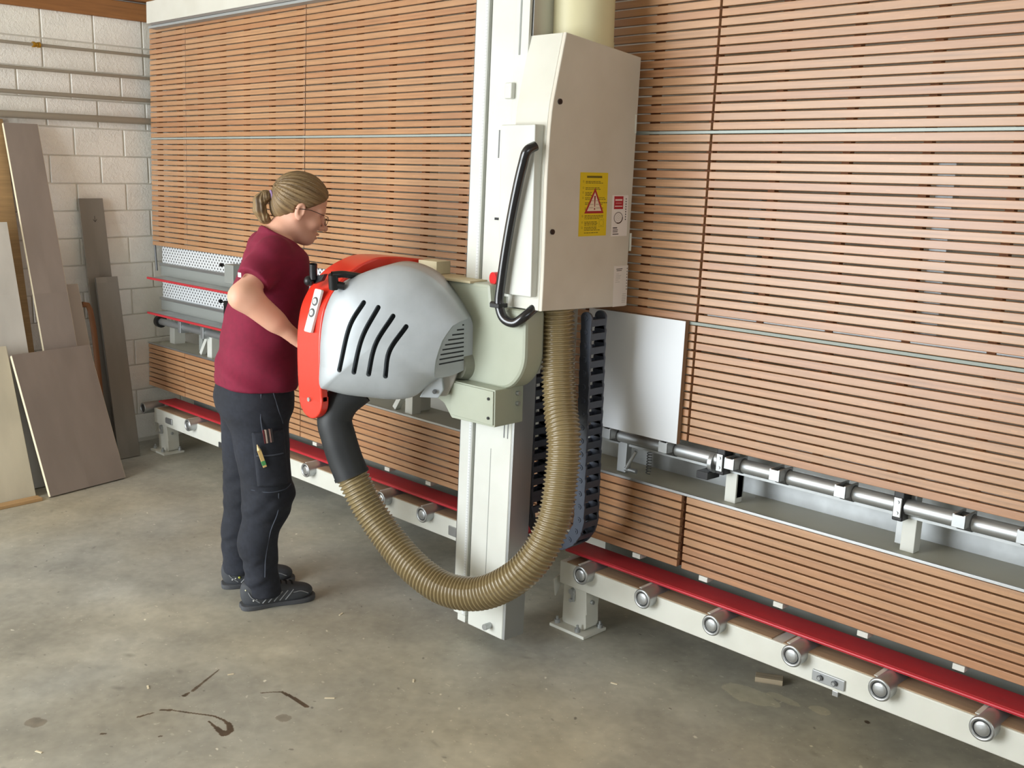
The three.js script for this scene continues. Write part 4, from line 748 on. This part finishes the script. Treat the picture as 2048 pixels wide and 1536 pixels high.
{
  const P = thing('person', 'person in dark red shirt and navy work trousers leaning over the saw', 'person', [-3.41, 0, -2.03]); P.rotation.y = 1.2171;
  const G1 = [0.205, 1.05], G2 = [0.30, 1.05];
  const parts = [nets(bodyField, [-0.2, 0.04, -0.3], [0.36, 1.5, 0.34], 0.011), nets((x, y, z) => headField([x, y, z]), [0.02, 1.34, -0.11], [0.32, 1.66, 0.11], 0.0034), nets(handField(WR_R, G1, 0.268, 1), [0.06, 0.98, 0.19], [0.26, 1.11, 0.34], 0.0032), nets(handField(WR_L, G2, 0.03, -1), [0.2, 0.98, -0.07], [0.36, 1.12, 0.11], 0.0032)];
  mesh('body', mergeGeometries(parts), skin, P);
  // hair
  const hair = (x, y, z) => {
    const p = headLocal([x, y, z]), ang = Math.atan2(p[1] - 0.03, p[2]);
    let d = ell(p, [-0.004, 0.022, 0], [0.108, 0.097, 0.0835]);
    d = smin(d, ell(p, [-0.06, -0.02, 0], [0.042, 0.06, 0.05]), 0.03);
    d -= 0.0016 * Math.sin(ang * 26 + 6 * p[0] * 10) + 0.001 * Math.sin(ang * 61 + p[0] * 40);
    const line = -0.628 * p[0] + 0.779 * p[1];
    d = smax(d, -(line + 0.018 - 0.018 * Math.max(0, 1 - Math.abs(p[2]) / 0.05) * (p[0] > 0 ? 1 : 0)), 0.008);
    const ear = ell([p[0], p[1], Math.abs(p[2])], [-0.006, -0.03, 0.085], [0.026, 0.03, 0.03]); d = smax(d, -ear, 0.006);
    return d;
  };
  const strand = (g, n) => { const q = g.attributes.position, c = new Float32Array(q.count * 3), a = new THREE.Color('#7d6646'), b = new THREE.Color('#4c3b28'), o = new THREE.Color('#a58c62'), k = new THREE.Color(); for (let i = 0; i < q.count; i++) { const p = headLocal([q.getX(i), q.getY(i), q.getZ(i)]), an = Math.atan2(p[1] - 0.03, p[2]); const t = vnoise(an * 9 + 40 + n, p[0] * 18 + 9), u = vnoise(an * 30 + 70, p[0] * 10 + 30); k.copy(b).lerp(a, Math.min(1, t * 1.5)).lerp(o, Math.max(0, u - 0.45) * 1.1); c[i * 3] = k.r; c[i * 3 + 1] = k.g; c[i * 3 + 2] = k.b; } g.setAttribute('color', new THREE.BufferAttribute(c, 3)); return g; };
  const hairMat = mat('#ffffff', 0.5, { vertexColors: true, sheen: 0.3 });
  const H = mesh('hair', strand(nets(hair, [0.02, 1.38, -0.12], [0.32, 1.66, 0.12], 0.0036), 0), hairMat, P);
  const pony = (x, y, z) => { const p = [x, y, z]; let d = 1; const K = [[0.078, 1.55], [0.052, 1.548], [0.032, 1.53], [0.03, 1.498], [0.046, 1.468], [0.07, 1.45]], r = [0.013, 0.02, 0.022, 0.022, 0.018, 0.006]; for (let i = 0; i < 5; i++) d = smin(d, cap(p, [K[i][0], K[i][1], 0], [K[i + 1][0], K[i + 1][1], 0], r[i], r[i + 1]), 0.012); const an = Math.atan2(z, x - 0.07 + (y - 1.5) * 0.1); return d - 0.0016 * Math.sin(an * 30 + z * 300); };
  mesh('ponytail', strand(nets(pony, [-0.01, 1.42, -0.05], [0.12, 1.6, 0.05], 0.0034), 5), hairMat, P);
  { const q = new THREE.TorusGeometry(0.0145, 0.0055, 10, 24); q.rotateY(Math.PI / 2); q.rotateZ(0.1); q.translate(0.072, 1.551, 0); mesh('hair_tie', q, mat('#b79bd0', 0.6), P); }
  // glasses
  { const gl = sub('glasses', P), fm = mat('#2b2522', 0.35, { metalness: 0.4 });
    for (const s of [-1, 1]) {
      mesh('temple_arm', tube([fromHead(-0.03, -0.026, s * 0.083), fromHead(0.02, -0.012, s * 0.083), fromHead(0.1, -0.012, s * 0.066)], 0.0013, 20, 6), fm, gl);
      const pts = []; for (let k = 0; k < 24; k++) { const a = k / 24 * Math.PI * 2; pts.push(fromHead(0.112 - 0.14 * Math.abs(0.033 + 0.02 * Math.cos(a) - 0.012) , -0.028 + 0.016 * Math.sin(a), s * (0.033 + 0.025 * Math.cos(a)))); }
      mesh('rim', tube(pts, 0.0012, 48, 6, true), fm, gl);
    }
    mesh('bridge', tube([fromHead(0.111, -0.02, -0.008), fromHead(0.114, -0.017, 0), fromHead(0.111, -0.02, 0.008)], 0.0012, 10, 6), fm, gl);
  }
  // shirt
  const shirtTex = tex(256, 256, (i, j) => 0.92 + 0.12 * (fbm(i / 6, j / 6, 2) - 0.4) + 0.1 * (fbm(i / 50, j / 50, 3) - 0.45));
  const shirtMat = mat('#851338', 0.85, { map: shirtTex, sheen: 0.12, sheenRoughness: 0.6, sheenColor: new THREE.Color('#8a2a50') });
  const SL_R = [SH_R[0] + (EL_R[0] - SH_R[0]) * 0.66, SH_R[1] + (EL_R[1] - SH_R[1]) * 0.66, SH_R[2] + (EL_R[2] - SH_R[2]) * 0.66], SL_L = SH_L.map((v, i) => v + (EL_L[i] - v) * 0.62);
  const cutEnd = (p, s, e, d) => { const n = [e[0] - s[0], e[1] - s[1], e[2] - s[2]], l = Math.hypot(...n); return smax(d, ((p[0] - e[0]) * n[0] + (p[1] - e[1]) * n[1] + (p[2] - e[2]) * n[2]) / l, 0.006); };
  const shirt = (x, y, z) => {
    const p = [x, y, z]; let d = torso(p, KT, 0.0);
    const w = 0.5 * Math.sin(y * 55 + z * 16 + 2.2 * Math.sin(x * 14 + y * 9)) + 0.5 * Math.sin((y + x * 0.8) * 38 + 1.7 + z * 7);
    const low = Math.max(0, Math.min(1, (1.18 - y) / 0.25)); d -= 0.0035 * w * (0.25 + low) - 0.002 * Math.sin(z * 50 + y * 12) * low;
    d = smax(d, 0.848 - y - 0.05 * x, 0.01);
    let a = cutEnd(p, SH_R, SL_R, cap(p, [SH_R[0], SH_R[1] + 0.002, SH_R[2] - 0.012], [SL_R[0] - 0.03, SL_R[1] - 0.03, SL_R[2] + 0.015], 0.064, 0.066));
    let b = cutEnd(p, SH_L, SL_L, cap(p, [SH_L[0], SH_L[1] + 0.005, SH_L[2] + 0.02], [SL_L[0], SL_L[1] - 0.03, SL_L[2] - 0.01], 0.062, 0.064));
    a -= 0.002 * Math.sin(y * 60 + x * 50); d = smin(smin(d, a, 0.035), b, 0.035);
    return smax(d, 0.559 * x + 0.832 * y - 1.2216 - 0.25 * Math.max(0, Math.abs(z) - 0.07), 0.008);
  };
  mesh('shirt', nets(shirt, [-0.2, 0.82, -0.32], [0.28, 1.5, 0.34], 0.0085), shirtMat, P);
  mesh('sleeve_print', (() => { const g = bx(-0.012, 0.012, -0.008, 0.008, -0.001, 0.001, 0); g.rotateY(-1.3); g.translate(-0.09, 1.285, 0.235); return g; })(), mat('#d8d2d4', 0.8), P);
  // trousers
  const denimTex = tex(256, 256, (i, j) => 0.85 + 0.25 * (fbm(i / 5, j / 5, 2) - 0.4) + 0.25 * (fbm(i / 60, j / 60, 4) - 0.45));
  const denim = mat('#272b36', 0.88, { map: denimTex, sheen: 0.2, sheenColor: new THREE.Color('#5a6478'), sheenRoughness: 0.7 });
  const trousers = (x, y, z) => {
    const p = [x, y, z];
    let d = ell(p, [-0.012, 0.80, 0], [0.14, 0.13, 0.18]);
    d = smin(d, smax(torso(p, [[0.7, -0.01, 0.13, 0.18], [0.95, 0.0, 0.128, 0.17]]), Math.abs(y - 0.85) - 0.09, 0.02), 0.03);
    let r = cap(p, [-0.015, 0.79, 0.085], [0.012, 0.43, 0.105], 0.112, 0.09); r = smin(r, cap(p, [0.012, 0.43, 0.105], [-0.034, 0.255, 0.105], 0.088, 0.066), 0.04); r = smin(r, cap(p, [-0.034, 0.255, 0.105], [-0.01, 0.04, 0.105], 0.064, 0.068), 0.04);
    let l = cap(p, [-0.015, 0.79, -0.085], [-0.025, 0.42, -0.125], 0.112, 0.086); l = smin(l, cap(p, [-0.025, 0.42, -0.125], [-0.056, 0.22, -0.13], 0.086, 0.068), 0.04); l = smin(l, cap(p, [-0.056, 0.22, -0.13], [-0.055, 0.06, -0.13], 0.066, 0.07), 0.04);
    d = smin(d, smin(r, l, 0.012), 0.045);
    const k = Math.exp(-(((y - 0.42) / 0.09) ** 2)) + Math.exp(-(((y - 0.14) / 0.09) ** 2)) * 1.5 + 0.35;
    d -= 0.018 * k * (fbm(y * 13 + x * 9 + 5, x * 5 - z * 7 + y * 3 + 31, 2) - 0.38) + 0.007 * k * (vnoise(y * 34 - x * 18 + 90, z * 9 + x * 12 + 70) - 0.5);
    return smax(d, (z > 0 ? 0.046 : 0.06) - y, 0.008);
  };
  mesh('trousers', nets(trousers, [-0.24, 0.02, -0.27], [0.22, 0.98, 0.28], 0.0088), denim, P);
  const seamMat = mat('#474d59', 0.85);
  const onLeg = (x, y, z0) => { let z = z0; for (let i = 0; i < 60 && trousers(x, y, z) > 0.001; i++) z -= Math.max(0.001, trousers(x, y, z) * 0.7); return [x, y, z]; };
  const seam = (pts) => tube(pts.map(([x, y]) => onLeg(x, y, 0.3)), 0.0022, 60, 6);
  mesh('side_seam', seam([[-0.02, 0.85], [-0.025, 0.76], [-0.01, 0.66]]), seamMat, P);
  mesh('side_seam', seam([[0.035, 0.47], [0.03, 0.4], [0.005, 0.32], [-0.015, 0.22], [-0.02, 0.14]]), seamMat, P);
  mesh('side_seam', seam([[0.025, 0.85], [0.04, 0.79], [0.06, 0.73]]), seamMat, P);
  mesh('knee_seam', seam([[-0.06, 0.485], [0.0, 0.478], [0.06, 0.48], [0.09, 0.49]]), seamMat, P);
  const pocket = (x, y, z) => { const u = x - 0.012 - (0.6 - y) * 0.08; const b = Math.max(Math.abs(u) - 0.06, Math.abs(y - 0.605) - 0.105); return smax(trousers(x, y, z) - 0.013, smax(b, 0.1 - z, 0.01), 0.012); };
  mesh('cargo_pocket', nets(pocket, [-0.1, 0.46, 0.1], [0.12, 0.74, 0.28], 0.006), denim, P);
  mesh('pocket_hem', (() => { const q = []; for (let k = 0; k <= 8; k++) { const x = -0.045 + k * 0.0125, b = onLeg(x, 0.622 - 0.0, 0.32); q.push([b[0], b[1], b[2] + 0.0145]); } return tube(q, 0.0028, 30, 6); })(), seamMat, P);
  // shoes
  const shoeMat = mat('#3f4247', 0.75), soleMat = mat('#4a4c50', 0.8), lace = mat('#8d9094', 0.7), laceDark = mat('#17181a', 0.7);
  for (const [x0, zc, tw, nm] of [[-0.1, 0.108, -0.06, 'near'], [-0.132, -0.135, 0.1, 'far']]) {
    const s = sub('shoe', P); s.position.set(x0, 0, zc); s.rotation.y = -tw;
    const f = (x, y, z) => { const p = [x, y, z]; let d = ell(p, [0.055, 0.05, 0], [0.056, 0.052, 0.038]); d = smin(d, ell(p, [0.05, 0.085, 0], [0.045, 0.035, 0.034]), 0.03); d = smin(d, ell(p, [0.13, 0.042, 0], [0.075, 0.044, 0.043]), 0.05); d = smin(d, ell(p, [0.212, 0.034, 0], [0.066, 0.034, 0.047]), 0.04); d = smax(d, 0.014 - y, 0.006); return smax(d, y - 0.105, 0.01); };
    mesh('upper', nets(f, [-0.02, 0.0, -0.07], [0.3, 0.14, 0.07], 0.005), shoeMat, s);
    const sh = new THREE.Shape(); sh.moveTo(0.0, 0); sh.bezierCurveTo(-0.012, 0.05, 0.05, 0.042, 0.1, 0.037); sh.bezierCurveTo(0.16, 0.034, 0.2, 0.056, 0.25, 0.046); sh.bezierCurveTo(0.296, 0.034, 0.296, -0.034, 0.25, -0.046); sh.bezierCurveTo(0.2, -0.056, 0.16, -0.034, 0.1, -0.037); sh.bezierCurveTo(0.05, -0.042, -0.012, -0.05, 0, 0);
    const g = new THREE.ExtrudeGeometry(sh, { depth: 0.01, bevelEnabled: true, bevelThickness: 0.004, bevelSize: 0.003, bevelSegments: 2, curveSegments: 16 }); g.rotateX(-Math.PI / 2); g.translate(0, 0.004, 0); mesh('sole', g, soleMat, s);
    const onShoe = (x, z, up) => { let y = 0.13; for (let i = 0; i < 60 && f(x, y, z) > 0.0006; i++) y -= 0.0018; return [x, y + up, z]; };
    const side = (x, y) => { let z = 0.07; for (let i = 0; i < 80 && f(x, y, z) > 0.0006; i++) z -= 0.001; return [x, y, z + 0.001]; };
    for (let k = 0; k < 5; k++) { const x = 0.105 + k * 0.022; mesh('lace', tube([onShoe(x, -0.022, 0.002), onShoe(x + 0.004, 0, 0.004), onShoe(x, 0.022, 0.002)], 0.0032, 12, 6), laceDark, s); mesh('trim', tube([side(x, 0.06), side(x - 0.018, 0.045), side(x - 0.034, 0.026)], 0.0022, 16, 6), lace, s); }
    mesh('trim', tube([side(0.02, 0.075), side(0.03, 0.055), side(0.06, 0.03)], 0.002, 16, 6), lace, s);
    mesh('trim', tube([side(0.19, 0.05), side(0.22, 0.05), side(0.25, 0.035)], 0.0018, 16, 6), lace, s);
    for (const [x, y, c] of [[0.065, 0.05, '#cfd05a'], [0.05, 0.046, '#d8d8d4'], [0.038, 0.04, '#d8d8d4'], [0.012, 0.082, '#e2e2c0']]) { const q = side(x, y); mesh('reflector', new THREE.SphereGeometry(c === '#cfd05a' ? 0.005 : 0.003, 10, 8).translate(q[0], q[1], q[2] - 0.001), mat(c, 0.4), s); }
  }
  // pencil and folding rule in the leg pocket stay things of their own
  const put = (o, x, y, z, tilt) => { o.position.copy(V3(x, y, z).applyAxisAngle(V3(0, 1, 0), 1.2171).add(V3(-3.41, 0, -2.03))); o.rotation.order = 'YXZ'; o.rotation.set(0.05, 1.2171, tilt); };
  const zc = onLeg(-0.015, 0.63, 0.32)[2];
  const pen = thing('carpenter_pencil', 'flat pale wood pencil sticking out of the leg pocket', 'pencil'); put(pen, -0.022, 0.60, zc + 0.018, 0.3);
  mesh('shaft', bx(-0.007, 0.007, -0.02, 0.05, -0.004, 0.004, 0.001), mat('#d8b878', 0.6), pen); mesh('tip', (() => { const g = new THREE.CylinderGeometry(0.0012, 0.0072, 0.022, 8); g.translate(0, 0.061, 0); return g; })(), mat('#e4cf9c', 0.7), pen); mesh('band', bx(-0.0074, 0.0074, -0.012, 0.006, -0.0044, 0.0044, 0.001), mat('#4e9a5b', 0.6), pen);
  const rule = thing('folding_rule', 'dark folding rule with red and white edge in the upper leg pocket', 'rule'); put(rule, 0.0, 0.69, zc + 0.012, 0.12);
  for (let k = 0; k < 5; k++) mesh('leaf', bx(-0.018 + k * 0.0072, -0.012 + k * 0.0072, -0.02, 0.03, -0.006, 0.006, 0.0008), mat(['#5a1f24', '#b9a99c', '#2a2526', '#8d6f68', '#2a2526'][k], 0.6), rule);
}

renderer.render(scene, camera);
